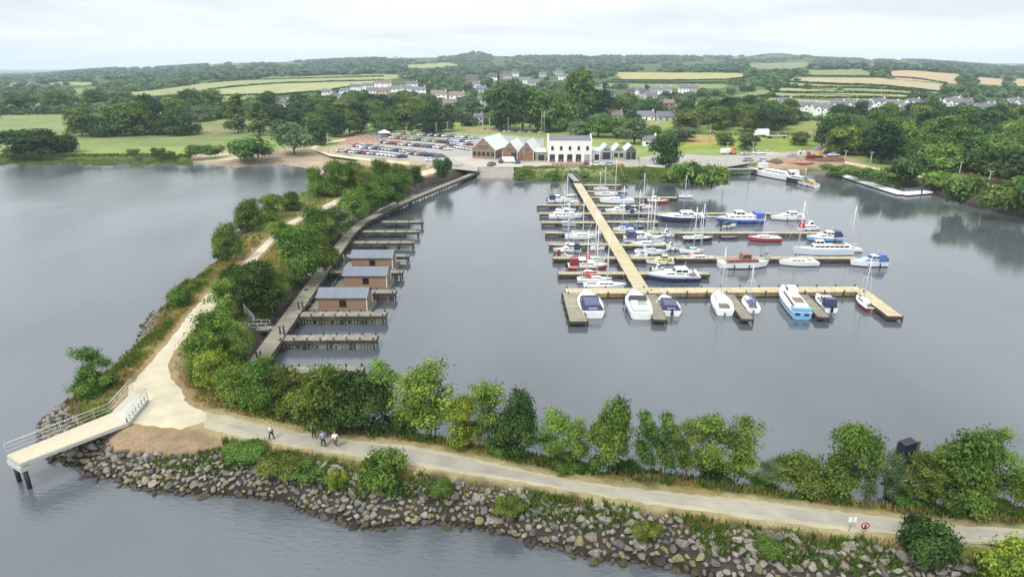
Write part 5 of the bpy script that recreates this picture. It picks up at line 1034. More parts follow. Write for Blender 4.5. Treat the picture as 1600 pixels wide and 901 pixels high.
# ------------------------------------------------------------------ houses
HROOF = {'grey': mat('house_roof_grey', ph(122, 122, 132), .8, .15, 1, objrand=.15), 'brown': mat('house_roof_brown', ph(142, 124, 116), .8, .15, 1, objrand=.15), 'dark': mat('house_roof_dark', ph(92, 92, 104), .8, .15, 1, objrand=.1)}
HWALL = {'white': mat('house_white', (.84, .84, .82, 1), .85, .04), 'cream': mat('house_cream', ph(222, 212, 192), .85, .05), 'brickish': mat('house_brick', ph(170, 140, 124), .85, .1), 'pale': mat('house_pale', ph(214, 214, 214), .85)}
def house(g, wpx, wall, roof, rz, label, group, storeys=2, name='house', L=None, wing=False):
    sc = 1.0; Wd = wpx / ppm(*g); dp = min(8, Wd * .75); h = 2.6 * storeys; e = empty(name, (g.x, g.y, g.z - .3), rz, label, 'house' if name == 'house' else 'building', group)
    x0, x1 = -Wd / 2, Wd / 2; wm, rm = HWALL[wall], HROOF[roof]; zr = h + dp * .38
    wl = MB().b2(x0, x1, 0, dp, 0, h + .3); wl.add([(x0, 0, h + .3), (x0, dp, h + .3), (x0, dp / 2, zr + .3), (x1, 0, h + .3), (x1, dp, h + .3), (x1, dp / 2, zr + .3)], [(0, 2, 1), (3, 4, 5)]); wl.build('wall', wm, e)
    b = MB()
    b.hexa([(x0 - .3, -.35, h + .15), (x1 + .3, -.35, h + .15), (x1 + .3, dp / 2, zr + .35), (x0 - .3, dp / 2, zr + .35)], [(x0 - .3, -.35, h + .35), (x1 + .3, -.35, h + .35), (x1 + .3, dp / 2, zr + .55), (x0 - .3, dp / 2, zr + .55)])
    b.hexa([(x0 - .3, dp / 2, zr + .35), (x1 + .3, dp / 2, zr + .35), (x1 + .3, dp + .35, h + .15), (x0 - .3, dp + .35, h + .15)], [(x0 - .3, dp / 2, zr + .55), (x1 + .3, dp / 2, zr + .55), (x1 + .3, dp + .35, h + .35), (x0 - .3, dp + .35, h + .35)])
    rf = b.build('roof', rm, e); MB().b2(x1 - 1.2, x1 - .4, dp / 2 - .4, dp / 2 + .4, zr, zr + 1.4).build('chimney', wm, rf)
    n = 3 if Wd > 9 else 2
    for s in range(storeys):
        for i in range(n):
            x = x0 + Wd * (i + .5) / n; 
            if s == 0 and i == n // 2: MB().b2(x - .5, x + .5, -.05, -.004, .3, 2.3).build('door', DARKM, e); continue
            MB().b2(x - .55, x + .55, -.05, -.004, .9 + s * 2.6, 2.1 + s * 2.6).build('window', GLASS, e)
    if wing:
        k = Wd * .32; b = MB().b2(x0 + .4, x0 + .4 + k, -1.8, .0, 0, h + .1); b.add([(x0 + .4, -1.8, h + .1), (x0 + .4 + k, -1.8, h + .1), (x0 + .4 + k / 2, -1.8, h + 1.9)], [(0, 1, 2)]); b.build('front_wing', wm, e)
        b = MB(); xm = x0 + .4 + k / 2; b.hexa([(x0 + .1, -2.1, h), (xm, -2.1, h + 1.95), (xm, dp / 2, h + 1.95), (x0 + .1, dp / 2, h)], [(x0 + .1, -2.1, h + .2), (xm, -2.1, h + 2.15), (xm, dp / 2, h + 2.15), (x0 + .1, dp / 2, h + .2)])
        b.hexa([(xm, -2.1, h + 1.95), (x0 + .7 + k, -2.1, h), (x0 + .7 + k, dp / 2, h), (xm, dp / 2, h + 1.95)], [(xm, -2.1, h + 2.15), (x0 + .7 + k, -2.1, h + .2), (x0 + .7 + k, dp / 2, h + .2), (xm, dp / 2, h + 2.15)]); b.build('wing_roof', rm, e)
        MB().b2(xm - .5, xm + .5, -1.86, -1.804, 3.4, 4.6).build('window', GLASS, e)
    return e
HX = []
def hs(lst, wall, roof, what, grp, storeys=2, wing=False, rot=0):
    for it in lst:
        u, v, w_ = it[:3]; g = G(u, v); HX.append((u, v, w_)); wl = it[3] if len(it) > 3 else wall; rf = it[4] if len(it) > 4 else roof; rz = hr.uniform(-.5, .5) if rot else (it[5] if len(it) > 5 else hr.uniform(-.12, .12))
        house(g, w_, wl, rf, rz, what.replace('@', {'white': 'white', 'cream': 'cream', 'brickish': 'brick', 'pale': 'pale grey'}[wl] + (' house' if 'house' not in what else '')).replace('#', rf), grp, storeys, wing=wing)
hr = random.Random(4)
hs([(1227,170,20),(1265,179,24),(1284,181,26),(1308,176,24),(1331,175,20),(1352,175,20),(1375,172,22),(1396,176,22),(1419,181,22),(1428,171,18),(1443,176,22),(1459,175,26),(1489,171,22)], 'white', 'grey', '@ with # roof in the row below the hedged fields', 'white houses below the hedged fields', 2, True)
hs([(1512,165,16,'pale'),(1537,174,22,'white'),(1550,172,18),(1587,164,18),(1602,166,18),(1497,160,14,'cream','brown')], 'white', 'grey', '@ with # roof among trees beyond the row', 'scattered village houses', 1)
hs([(510,152,14),(524,160,14),(441,172,20),(555,143,16),(574,141,16),(598,137,26,'white','brown'),(616,147,22),(634,146,18),(654,148,22),(643,138,18),(580,150,16,'white'),(600,150,18,'cream','brown'),(537,150,12)], 'white', 'grey', '@ with # roof beyond the wood', 'village houses beyond the wood')
hs([(686,156,24,'white','brown'),(714,158,24,'white','brown'),(703,173,22,'pale','brown'),(738,130,20,'brickish','dark'),(752,146,16,'pale','grey'),(755,166,18,'pale','brown'),(748,196,14,'pale','grey'),(768,126,18,'white','dark'),(790,124,18,'pale','brown'),(744,138,12,'white','grey')], 'white', 'grey', '@ with # roof on the village street', 'houses on the village street')
hs([(805,120,12),(820,131,16),(833,135,18,'cream'),(872,118,16,'pale','brown'),(880,125,14,'white'),(935,144,12),(952,156,18,'pale','dark'),(985,150,12,'brickish','dark'),(998,149,18),(1008,153,16,'pale','dark'),(1026,149,18),(1041,148,16),(1018,158,18,'pale','grey'),(1069,146,16),(1084,145,14,'cream'),(866,172,14,'pale'),(1045,172,16,'brickish','brown'),(848,121,12,'pale','grey')], 'white', 'grey', '@ with # roof in the middle of the village', 'houses in the middle of the village')
hs([(28,171,16,'pale'),(55,172,12),(99,165,14),(238,115,8),(200,118,7),(330,103,8),(367,101,12,'pale'),(455,98,9,'pale'),(475,97,7),(618,91,8),(1148,90,12),(1185,85,9),(975,98,7),(1362,105,10,'pale'),(48,135,14,'pale'),(22,136,12)], 'white', 'grey', 'small far @ with # roof on the hills', 'far houses on the hills', 1)
g_ = G(264, 187); house(g_, 20, 'white', 'grey', .6, 'white farmhouse half hidden in the field copse', None, 2, wing=True); HX.append((264, 187, 22))
g_ = G(218, 210); house(g_, 14, 'pale', 'brown', .2, 'low outbuilding at the edge of the field copse', None, 1)
for (u, v, w_, l) in [(1010, 188, 26, 'low flat roofed building with a white end in the village'), (1042, 189, 30, 'long low grey flat roofed building in the village'), (1020, 208, 20, 'low pink roofed building by the village road'), (1016, 228, 22, 'white garage building behind the dark tree'), (962, 187, 22, 'low long building with a beige roof')]:
    g_ = G(u, v); house(g_, w_, 'white' if 'white' in l else 'pale', 'brown' if 'pink' in l or 'beige' in l else 'grey', 0, l, None, 1, name='low_building'); HX.append((u, v, w_))

# ------------------------------------------------------------------ vehicles
def car_proto():
    me = {}
    L, W = 4.3, 1.8; prof = [(0, .35), (0, .75), (.12, .9), (1.0, 1.0), (3.0, 1.0), (4.15, .92), (4.3, .7), (4.3, .35)]
    b = MB(); n = len(prof); V = []
    for y, k in ((-W / 2, 1), (-W / 2 * .92, 1.0), (W / 2 * .92, 1.0), (W / 2, 1)): V += [(x - L / 2, y, z if k == 1 and abs(y) < W / 2 * .95 else z * .97) for x, z in prof]
    F = []
    for r_ in range(3): F += [(r_ * n + i, r_ * n + (i + 1) % n, (r_ + 1) * n + (i + 1) % n, (r_ + 1) * n + i) for i in range(n)]
    F += [tuple(range(n)), tuple(range(4 * n - 1, 3 * n - 1, -1))]; b.add(V, F)
    b.hexa([(-1.2 + .3, -.62, 1.42), (.75, -.62, 1.42), (.75, .62, 1.42), (-1.2 + .3, .62, 1.42)], [(-.85, -.58, 1.47), (.7, -.58, 1.47), (.7, .58, 1.47), (-.85, .58, 1.47)])
    g = MB().hexa([(-1.6, -.8, .98), (1.35, -.8, .98), (1.35, .8, .98), (-1.6, .8, .98)], [(-.95, -.63, 1.42), (.8, -.63, 1.42), (.8, .63, 1.42), (-.95, .63, 1.42)])
    return b, g
def vehicle(p, rz, label, col, group, cat='car', van=False, name='parked_car'):
    e = empty(name, p, rz, label, cat, group); pm = paint(*col)
    if van:
        b = MB(); b.prism([(-2.5, -.95), (2.0, -.95), (2.0, .95), (-2.5, .95)], .4, 2.1); b.hexa([(2.001, -.95, .4), (2.6, -.93, .4), (2.6, .93, .4), (2.001, .95, .4)], [(2.001, -.93, 1.95), (2.1, -.85, 1.95), (2.1, .85, 1.95), (2.001, .93, 1.95)]); b.build('body', pm, e)
        MB().hexa([(2.42, -.8, 1.05), (2.5, -.8, 1.05), (2.5, .8, 1.05), (2.42, .8, 1.05)], [(2.16, -.75, 1.8), (2.22, -.75, 1.8), (2.22, .75, 1.8), (2.16, .75, 1.8)]).build('windscreen', GLASS, e)
    else:
        for nm, me in (('body', CARB), ('glasshouse', CARG)):
            o = bpy.data.objects.new(nm, me); COL.objects.link(o); o.parent = e
            if nm == 'body': o.material_slots[0].link = 'OBJECT'; o.material_slots[0].material = pm
    for x in (-1.35, 1.35):
        for s in (-1, 1):
            o = bpy.data.objects.new('wheel', CARW); COL.objects.link(o); o.parent = e; o.location = (x, s * .78, .32)
    return e
b, g = car_proto(); o1 = b.build('body', WHITE); o2 = g.build('glasshouse', GLASS); o3 = MB().tube((0, -.12, 0), (0, .12, 0), .32, n=10).build('wheel', RUBBER)
CARB, CARG, CARW = o1.data, o2.data, o3.data
for o in (o1, o2, o3): bpy.data.objects.remove(o)
CC = [((226,228,230),'white'),((196,198,204),'silver'),((200,204,210),'silver'),((228,230,232),'white'),((228,230,232),'white'),((190,194,200),'silver'),((190,194,200),'silver'),((120,124,132),'grey'),((42,44,50),'black'),((130,44,46),'red'),((36,50,92),'navy'),((96,110,130),'slate blue')]
cr = random.Random(6)
def row(pts, n, where, grp, ang=None, skip=0.04):
    P2 = [pz(u, v, 2.55) for u, v in pts]; Ls = [(P2[i + 1] - P2[i]).length for i in range(len(P2) - 1)]; T = sum(Ls)
    for k in range(n):
        if cr.random() < skip: continue
        s = T * (k + .5) / n; i = 0
        while s > Ls[i] and i < len(Ls) - 1: s -= Ls[i]; i += 1
        d = (P2[i + 1] - P2[i]).normalized(); p = P2[i] + d * s; c, cn = cr.choice(CC); a = math.atan2(d.y, d.x) + (ang if ang is not None else R(62)) + cr.uniform(-.04, .04) + cr.choice((0, math.pi))
        vehicle((p.x, p.y, 2.56), a, cn + ' car ' + where, c, grp)
row([(530,237),(560,240),(600,243),(632,247)], 15, 'in the row by the pale footpath', 'cars in the row by the footpath')
row([(566,232),(600,234),(640,239),(664,242)], 16, 'in the second row from the footpath', 'cars in the second row')
row([(598,224),(640,228),(690,232),(702,235)], 19, 'in the middle row of the car park', 'cars in the middle row')
row([(612,216),(650,219),(690,223),(736,228)], 22, 'in the fourth row of the car park', 'cars in the fourth row')
row([(655,212),(700,214),(746,217)], 17, 'in the back row below the green bank', 'cars in the back row')
row([(700,221),(735,222)], 8, 'in the short row beside the largest shed', 'cars by the largest shed')
row([(606,212),(650,209)], 9, 'by the play area', 'cars by the play area')
row([(780,206),(850,208)], 9, 'under the giant trees behind the sheds', 'cars under the giant trees')
def one(u, v, c, l, van=False, rz=0.0, grp=None, name='parked_car', cat='car'):
    p = pz(u, v, 2.55); return vehicle((p.x, p.y, 2.58), rz, l, c, grp, cat, van, name)
row([(556,229),(590,231)], 7, 'beside the play area rails', 'cars beside the play rails')
row([(700,229),(738,235)], 8, 'beside the largest shed gable', 'cars beside the shed gable')
row([(640,241),(690,246)], 8, 'at the near corner of the car park', 'cars at the near corner')
one(673, 252, (226,228,230), 'lone white car at the edge of the car park by the dark tree', rz=.2)
one(768, 259, (90,92,98), 'dark car on the slipway apron', rz=1.1); one(795, 254, (236,236,236), 'white box van parked before the twin brown sheds', True, 0.0, None, 'parked_van', 'van')
one(783, 254, (50,54,64), 'dark car beside the white box van', rz=1.5); one(809, 255, (60,66,84), 'small dark car right of the white box van', rz=1.5)
one(916, 257, (120,40,60), 'maroon car at the corner of the white building', rz=1.5); one(931, 259, (210,214,218), 'pale car on the quayside before the link building', rz=.1); one(952, 259, (170,180,186), 'grey car on the quayside before the small gables', rz=.1)
one(1135, 240, (232,234,236), 'white van next to the orange digger', True, .3, None, 'parked_van', 'van')
for u, v, c, l in [(1165,242,(180,190,200),'silver car in the yard'),(1185,241,(228,228,228),'white car in the yard'),(1198,241,(222,224,226),'pale car next to the white yard car'),(1168,252,(150,156,164),'grey car nearer the quay'),(1192,253,(190,180,176),'beige car nearer the quay'),(1292,241,(52,64,110),'navy car on the lane by the wood'),(1302,244,(210,214,220),'silver car on the lane by the wood')]: one(u, v, c, l, rz=cr.uniform(-.2, .4))
def lorry(u, v, col, l, s=1.0, rz=0.0):
    p = pz(u, v, 2.5); e = empty('lorry', (p.x, p.y, 2.54), rz, l, 'lorry'); e.scale = (s, s, s)
    MB().b2(-3.4, 1.6, -1.2, 1.2, 1.0, 3.5).build('box_body', paint(*col), e); c_ = MB().hexa([(1.75, -1.1, .6), (3.3, -1.1, .6), (3.3, 1.1, .6), (1.75, 1.1, .6)], [(1.75, -1.05, 2.7), (3.0, -1.05, 2.7), (3.0, 1.05, 2.7), (1.75, 1.05, 2.7)]).build('cab', paint(*col), e)
    MB().hexa([(3.2, -.95, 1.6), (3.24, -.95, 1.6), (3.24, .95, 1.6), (3.2, .95, 1.6)], [(3.06, -.9, 2.5), (3.1, -.9, 2.5), (3.1, .9, 2.5), (3.06, .9, 2.5)]).build('windscreen', GLASS, c_)
    MB().b2(-3.4, 2.5, -.5, .5, .6, .99).build('chassis', RUBBER, e)
    for x in (-2.6, -1.4, 2.4):
        for y in (-1.0, 1.0): MB().tube((x, y - .15, .5), (x, y + .15, .5), .5, n=10).build('wheel', RUBBER, e)
lorry(1188, 214, (236,238,238), 'white box lorry on the road below the grove', 1.15, math.pi); lorry(1278, 220, (226,228,232), 'white lorry on the lane beside the wood', .95, .9)
p = pz(1213, 216, 2.5); e = empty('flatbed_trailer', (p.x, p.y, 2.5), 0, 'long low trailer loaded with pale boards behind the box lorry', 'trailer'); MB().b2(-6, 6, -1.1, 1.1, .8, 1.0).build('bed', RUBBER, e); MB().b2(-5.5, 5.5, -.9, .9, 1.004, 1.5).build('load', mat('pale_boards', ph(214,206,190)), e)
for x in (-4, -3, 4): MB().tube((x, -1, .45), (x, 1, .45), .42, n=10).build('wheel', RUBBER, e)
def digger(u, v, col, l, rz):
    p = pz(u, v, 2.5); e = empty('excavator', (p.x, p.y, 2.56), rz, l, 'excavator'); m = paint(*col); e.scale = (.8, .8, .8)
    for y in (-1.0, 1.0): MB().b2(-1.7, 1.7, y - .3, y + .3, 0, .8).build('track', RUBBER, e)
    MB().b2(-1.8, 1.3, -1.2, 1.2, .85, 1.9).build('body', m, e); c_ = MB().b2(.1, 1.4, .15, 1.15, 1.91, 3.1).build('cab', m, e); MB().b2(1.404, 1.43, .25, 1.05, 2.1, 3.0).build('windscreen', GLASS, c_)
    MB().tube((1.2, -.2, 1.6), (3.2, -.2, 4.4), .22).build('boom', m, e); MB().tube((3.2, -.2, 4.4), (5.0, -.2, 2.4), .17).build('arm', m, e); MB().hexa([(4.6, -.7, 1.4), (5.4, -.7, 1.4), (5.4, .3, 1.4), (4.6, .3, 1.4)], [(4.7, -.7, 2.4), (5.2, -.7, 2.4), (5.2, .3, 2.4), (4.7, .3, 2.4)]).build('bucket', RUBBER, e)
digger(1146, 241, (190,104,74), 'orange digger standing next to the white van', 1.2); digger(1266, 247, (150,60,50), 'dark red digger on the muddy yard', 2.6); digger(1279, 246, (190,156,84), 'yellow digger on the muddy yard', .4)
p = pz(968, 260, 2.5)
for k in range(6):
    q = pz(961 + k * 2.6, 260 + (k % 2), 2.55); e = empty('barrier', (q.x, q.y, 2.56), .2 * k, 'orange plastic barrier in the cluster before the small gables', 'barrier', 'orange barriers on the quayside'); MB().b2(-.6, .6, -.08, .08, .15, 1.0).build('panel', mat('orange_plastic', ph(226, 140, 64)), e); MB().b2(-.5, -.4, -.25, .25, 0, .15).build('foot', RUBBER, e); MB().b2(.4, .5, -.25, .25, 0, .15).build('foot', RUBBER, e)
# materials and clutter in the bare yard
for k, (u, v, s, c, l) in enumerate([(1210,244,(5,3,1.6),(190,184,172),'pale heap of stone in the yard'),(1222,250,(6,3,1.2),(170,150,130),'brown heap of soil in the yard'),(1238,247,(4,2,1.8),(150,140,130),'grey brown heap by the dark red digger'),(1212,254,(4,2.4,1.4),(120,96,84),'dark rusty heap near the barge'),(1250,254,(7,3,1.0),(176,132,108),'low reddish heap at the water edge'),(1296,252,(9,3,1.4),(120,84,70),'long dark red heap beside the lane')]):
    p = pz(u, v, 2.4); b = MB(); n = 14; ring = lambda f, z: [(s[0] * f * math.cos(6.283 * i / n) * cr.uniform(.85, 1.1) / 2 * 1.6, s[1] * f * math.sin(6.283 * i / n) * cr.uniform(.85, 1.1), z) for i in range(n)]
    A1, A2, A3 = ring(1, 0), ring(.7, s[2] * .6), ring(.25, s[2]); b.add(A1 + A2 + A3, [(i, (i + 1) % n, n + (i + 1) % n, n + i) for i in range(n)] + [(n + i, n + (i + 1) % n, 2 * n + (i + 1) % n, 2 * n + i) for i in range(n)] + [tuple(range(2 * n, 3 * n))])
    tag(b.build('heap', mat('heap%d' % k, ph(*c), .95, .25, .8, bump=.5), None, (p.x, p.y, 2.45)), l, 'heap')
for k, (u, v, c, l) in enumerate([(1253,243,(220,222,222),'white container in the muddy yard'),(1192,262,(224,226,226),'white pallet stack behind the white barge'),(1009,262,(230,232,226),'white upturned boat by the dark car park tree')]):
    p = pz(u, v, 2.5); e = empty('container', (p.x, p.y, 2.5), .1, l, 'container') if k < 2 else empty('upturned_boat', (p.x, p.y, 2.5), -.3, l, 'boat')
    if k < 2: MB().b2(-1.5, 1.5, -1, 1, .1, 1.9).build('body', paint(*c), e); MB().b2(-1.5, 1.5, -1.02, -1.003, .3, 1.7).build('door', FR, e)
    else: hull(e, 7, 2.4, .9, paint(*c))
p = pz(846, 256, 2.5)
# ------------------------------------------------------------------ poles, lamps, tent, play tower
def lamp(u, v, h, label, name='lamp_post', cat='lamp post', arm=True, z=None):
    g = pz(u, v, 2.5) if z is None else z; e = empty(name, (g.x, g.y, 2.5), 0, label, cat, 'lamp posts' if cat == 'lamp post' else 'flagpoles')
    MB().tube((0, 0, 0), (0, 0, h), .14, .08).build('pole', mat('pale_pole', ph(206, 210, 204)), e)
    if arm: MB().b2(-.7, .7, -.15, .15, h, h + .12).build('lamp_head', mat('pale_pole', ph(206, 210, 204)), e)
    else: MB().tube((0, 0, h), (0, 0, h + .2), .16, .1).build('finial', mat('pale_pole', ph(206, 210, 204)), e)
for u, v, h, l in [(514,240,8,'pale lamp post at the bend of the footpath'),(594,233,8,'pale lamp post among the second row of cars'),(636,226,8,'pale lamp post in the middle row'),(682,214,7,'pale lamp post by the green bank'),(700,213,7,'pale lamp post at the back row'),(765,212,9,'pale lamp post behind the largest shed'),(794,212,9,'lamp post behind the twin sheds'),(1132,275,11,'dark lamp post on the quay platform'),(1108,224,9,'lamp post on the rough grass'),(1357,270,7,'pale lamp post by the pontoon racks'),(1464,272,6,'pale lamp post on the shore path before the wood'),(1496,283,6,'lamp post on the shore path'),(1541,300,6,'pale lamp post by the wide shore bush'),(1173,262,9,'thin lamp post above the white barge'),(1318,262,6,'lamp post at the start of the shore path')]: lamp(u, v, h, l)
for k, (u, v) in enumerate([(846, 214), (850, 214), (847, 250), (819, 252)]): lamp(u, v, 13 if k < 2 else 9, ['tall white flagpole behind the white building', 'second tall white flagpole behind the white building', 'white pole before the link building', 'short white pole before the twin sheds'][k], 'flagpole', 'flagpole', False)
p = pz(601, 214, 2.5); e = empty('gazebo', (p.x, p.y, 2.5), .2, 'white peaked gazebo at the edge of the play area', 'gazebo')
for x in (-3, 3):
    for y in (-3, 3): MB().tube((x, y, 0), (x, y, 2.3), .06).build('pole', STEEL, e)
MB().add([(-3.2, -3.2, 2.2), (3.2, -3.2, 2.2), (3.2, 3.2, 2.2), (-3.2, 3.2, 2.2), (0, 0, 3.9)], [(0, 1, 4), (1, 2, 4), (2, 3, 4), (3, 0, 4), (3, 2, 1, 0)]).build('canopy', mat('tent_white', ph(244, 246, 246), .7), e)
p = pz(607, 215, 2.5); p = pz(664, 211, 2.5); e = empty('play_tower', (p.x, p.y, 2.5), .3, 'brown timber play tower with a white cross beam behind the parked cars', 'play tower')
for x in (-2, 2):
    for y in (-2, 2): MB().tube((x * 1.3, y * 1.3, 0), (x * .8, y * .8, 5.5), .16).build('leg', TIMB, e)
MB().b2(-2.3, 2.3, -2.3, 2.3, 3.0, 3.2).build('platform', TIMB, e); MB().b2(-1.8, 1.8, -1.8, 1.8, 3.2, 4.3).build('side_panel', TIMB, e); MB().b2(-4, 4, -.15, .15, 5.5, 5.8).build('cross_beam', FR, e); MB().tube((0, 0, 5.8), (0, 0, 8), .12).build('mast', FR, e)
for (u, v, c, l, sx) in [(583,216,(70,120,196),'blue play frame in the play area',4),(590,220,(80,140,210),'small blue slide in the play area',2.4),(566,219,(200,150,130),'pinkish climbing frame in the play area',3),(650,214,(140,180,120),'green play mound frame behind the cars',3),(655,210,(226,232,190),'pale yellow awning by the car park',3)]:
    p = pz(u, v, 2.5); e = empty('climbing_set', (p.x, p.y, 2.5), .3, l, 'climbing set'); m = paint(*c)
    for x in (-sx, 0, sx): MB().tube((x, 0, 0), (x * .8, 0, 2.4), .12).build('leg', m, e)
    MB().b2(-sx, sx, -.5, .5, 2.3, 2.5).build('platform', m, e); MB().hexa([(sx, -.5, 2.2), (sx + 2.5, -.5, 0), (sx + 2.5, .5, 0), (sx, .5, 2.2)], [(sx, -.5, 2.5), (sx + 2.5, -.5, .2), (sx + 2.5, .5, .2), (sx, .5, 2.5)]).build('slide', m, e)
# ------------------------------------------------------------------ far woodland, hedges, grass, reeds
def templates(n, quads, leaf, seed, W=1.0, H=0.85):
    T = []
    for i in range(n):
        r = np.random.default_rng(seed + i); L = rnd_unit(r, 7) * 0.26; L[:, 2] = np.abs(L[:, 2]) * 1.1 + 0.22; k = r.integers(0, 7, quads); d = rnd_unit(r, quads); d[:, 2] = np.where(d[:, 2] < -0.2, -d[:, 2], d[:, 2])
        C = L[k] + d * np.array([.24, .24, .2]) * r.uniform(.8, 1.1, quads)[:, None]; low = r.uniform(size=quads) < .25; C[low, 2] = r.uniform(.03, .25, low.sum()); nn = d + rnd_unit(r, quads) * .5 + [0, 0, .3]; nn /= np.linalg.norm(nn, axis=1)[:, None]
        V = leaf_quads(r, C, nn, leaf * r.uniform(.7, 1.3, quads), .8).reshape(-1, 4, 3); T.append((V * [W, W, H], np.clip(.5 + r.uniform(-.3, .3, quads), 0, 1)))
    return T
def scatter_mesh(name, pts, sizes, tmpl, seed, color, hs_=None):
    r = np.random.default_rng(seed); Vs, Ts = [], []; pick = r.integers(0, len(tmpl), len(pts)); ang = r.uniform(0, 6.28, len(pts)); tt = r.uniform(-.42, .42, len(pts))
    for k, (V, T) in enumerate(tmpl):
        m = pick == k; p = pts[m]; s = sizes[m]; a = ang[m]; ca, sa = np.cos(a)[:, None, None], np.sin(a)[:, None, None]; h = (hs_[m] if hs_ is not None else s)
        X_ = V[None, :, :, 0] * ca - V[None, :, :, 1] * sa; Y_ = V[None, :, :, 0] * sa + V[None, :, :, 1] * ca; Z_ = np.broadcast_to(V[None, :, :, 2], X_.shape)
        W_ = np.stack([X_ * s[:, None, None] + p[:, 0, None, None], Y_ * s[:, None, None] + p[:, 1, None, None], Z_ * h[:, None, None] + p[:, 2, None, None]], -1); Vs.append(W_.reshape(-1, 3)); Ts.append(np.clip(T[None] + tt[m][:, None], 0, 1).ravel())
    o = quads_mesh(name, np.concatenate(Vs), np.concatenate(Ts)); o.color = color; o['kind'] = 'stuff'; return o
r = np.random.default_rng(77); XS, YS = [], []; y = 400.0
while y < 5200:
    n = int(1.75 * y / (9 * max(1, y / 750) ** .62)); XS.append(r.uniform(-.92, .92, n) * y); YS.append(y + r.uniform(-.5, .5, n) * y * .02); y *= 1.0185
XS = np.concatenate(XS); YS = np.concatenate(YS); ZS = land_z(XS, YS); U_, V_ = proj(XS, YS, ZS); keep = np.ones(len(XS), bool)
for p in FIELDS: keep &= ~inside(U_, V_, p)
PH = np.array([ppm(a, b, c) for a, b, c in zip(XS, YS, ZS)])
for p in FIELDS: keep &= ~inside(U_, V_ - PH * 6.5, p)
keep &= ~((U_ < 480) & (V_ > 177)); keep &= ~inside(U_, V_, [(725, 200), (1060, 196), (1300, 190), (1300, 240), (725, 240)]); keep &= ~inside(U_, V_, [(240,180),(480,178),(480,210),(240,210)])
patch = vnoise(U_, V_ * 5, 46, 31) * .6 + vnoise(U_, V_ * 5, 17, 32) * .4; keep &= ~((patch < .37) & (V_ < 172))
sz = 10.5 * np.clip(YS / 900, .85, 1.9) * r.uniform(.75, 1.25, len(XS))
for u, v, w_ in HX: keep &= ~((np.abs(U_ - u) < w_ * .58) & (V_ > v - 12) & (V_ < v + (3.5 if v < 165 else 7)))
keep &= ~((U_ > 480) & (U_ < 900) & (V_ > 172) & (V_ < 200) & (r.uniform(size=len(U_)) < .45))
nearm = YS < 1100; TN = templates(8, 85, .16, 500); TF = templates(6, 34, .24, 600)
pts = np.stack([XS, YS, ZS - .3], -1)
scatter_mesh('woodland', pts[keep & nearm], sz[keep & nearm], TN, 1, tuple(c * LEAFGAIN for c in ph(96, 122, 80)[:3]) + (1,), sz[keep & nearm] * r.uniform(.85, 1.15, (keep & nearm).sum()))
m = keep & ~nearm; scatter_mesh('distant_woodland', pts[m], sz[m], TF, 2, tuple(c * LEAFGAIN for c in ph(96, 120, 98)[:3]) + (1,), np.minimum(sz[m], 13) * r.uniform(.7, 1.1, m.sum()))  # bluer leaf colour paints distance haze into the far trees
HEDGES = [([(1255,119),(1372,121),(1480,131)],'top hedge of the striped hill fields'),([(1230,128),(1300,132),(1420,140),(1472,145)],'second hedge down the striped hill fields'),([(1214,136),(1460,148)],'third hedge down the striped hill fields'),([(1203,144),(1464,154)],'fourth hedge down the striped hill fields'),
 ([(1195,152),(1470,161)],'lowest hedge of the striped hill fields'),([(1255,110),(1230,126),(1192,160)],'hedge up the near side of the striped hill fields'),([(1478,131),(1470,146),(1476,162)],'hedge down the far side of the striped hill fields'),([(1388,111),(1500,116)],'hedge above the tan field'),
 ([(325,130),(430,124),(600,120)],'upper hedge of the long green fields'),([(325,141),(430,131),(600,126)],'middle hedge of the long green fields'),([(200,152),(330,151),(430,150),(555,136)],'lower hedge of the long green fields'),([(955,126),(1140,125),(1180,120)],'tall hedge under the yellow field'),([(948,129),(1140,130)],'hedge above the narrow green field'),
 ([(0,180),(112,178)],'low hedge at the far side of the lakeside field'),([(455,176),(500,175)],'clipped hedge beside the cottage'),([(1068,210),(1150,212),(1240,212)],'dark clipped hedge below the grove'),([(1240,187),(1292,189)],'hedge above the small square field'),([(0,246),(60,246),(200,245),(300,247)],'low green hedge along the lake bank'),([(1050,176),(1110,168),(1204,149)],'hedge beside the sloping green fields')]
for i, (pl, l) in enumerate(HEDGES):
    P3 = [G(u, v) if v < 200 else P(u, v, 2.5) for u, v in pl]; C = []; rh = np.random.default_rng(900 + i); big = P3[0].y > 450; hh = 1.35 if big else 1.1
    for a, c in zip(P3[:-1], P3[1:]):
        n = int((c - a).length * (9 if big else 14)); t = rh.uniform(size=n)[:, None]; q = np.array(a)[None] * (1 - t) + np.array(c)[None] * t; q += rh.normal(size=(n, 3)) * [.6, .6, 0]; q[:, 2] = land_z(q[:, 0], q[:, 1]) + rh.uniform(0, 1, n) ** .7 * hh * (1 + .7 * (vnoise(q[:, 0], q[:, 1], 12, 5)))
        C.append(q)
    C = np.concatenate(C); o_ = C.mean(0); nn = rnd_unit(rh, len(C)) + [0, 0, .5]; nn /= np.linalg.norm(nn, axis=1)[:, None]; V = leaf_quads(rh, C - o_, nn, rh.uniform(.5, .9, len(C)) * (1.3 if big else .6)); o = quads_mesh('hedge', V, rh.uniform(.2, .8, len(C))); o.location = o_
    c = GRN['dark']; o.color = tuple(x * LEAFGAIN for x in c[:3]) + (1,); tag(o, l if not l.startswith('hedge') else 'dark ' + l, 'hedge', 'field hedges')
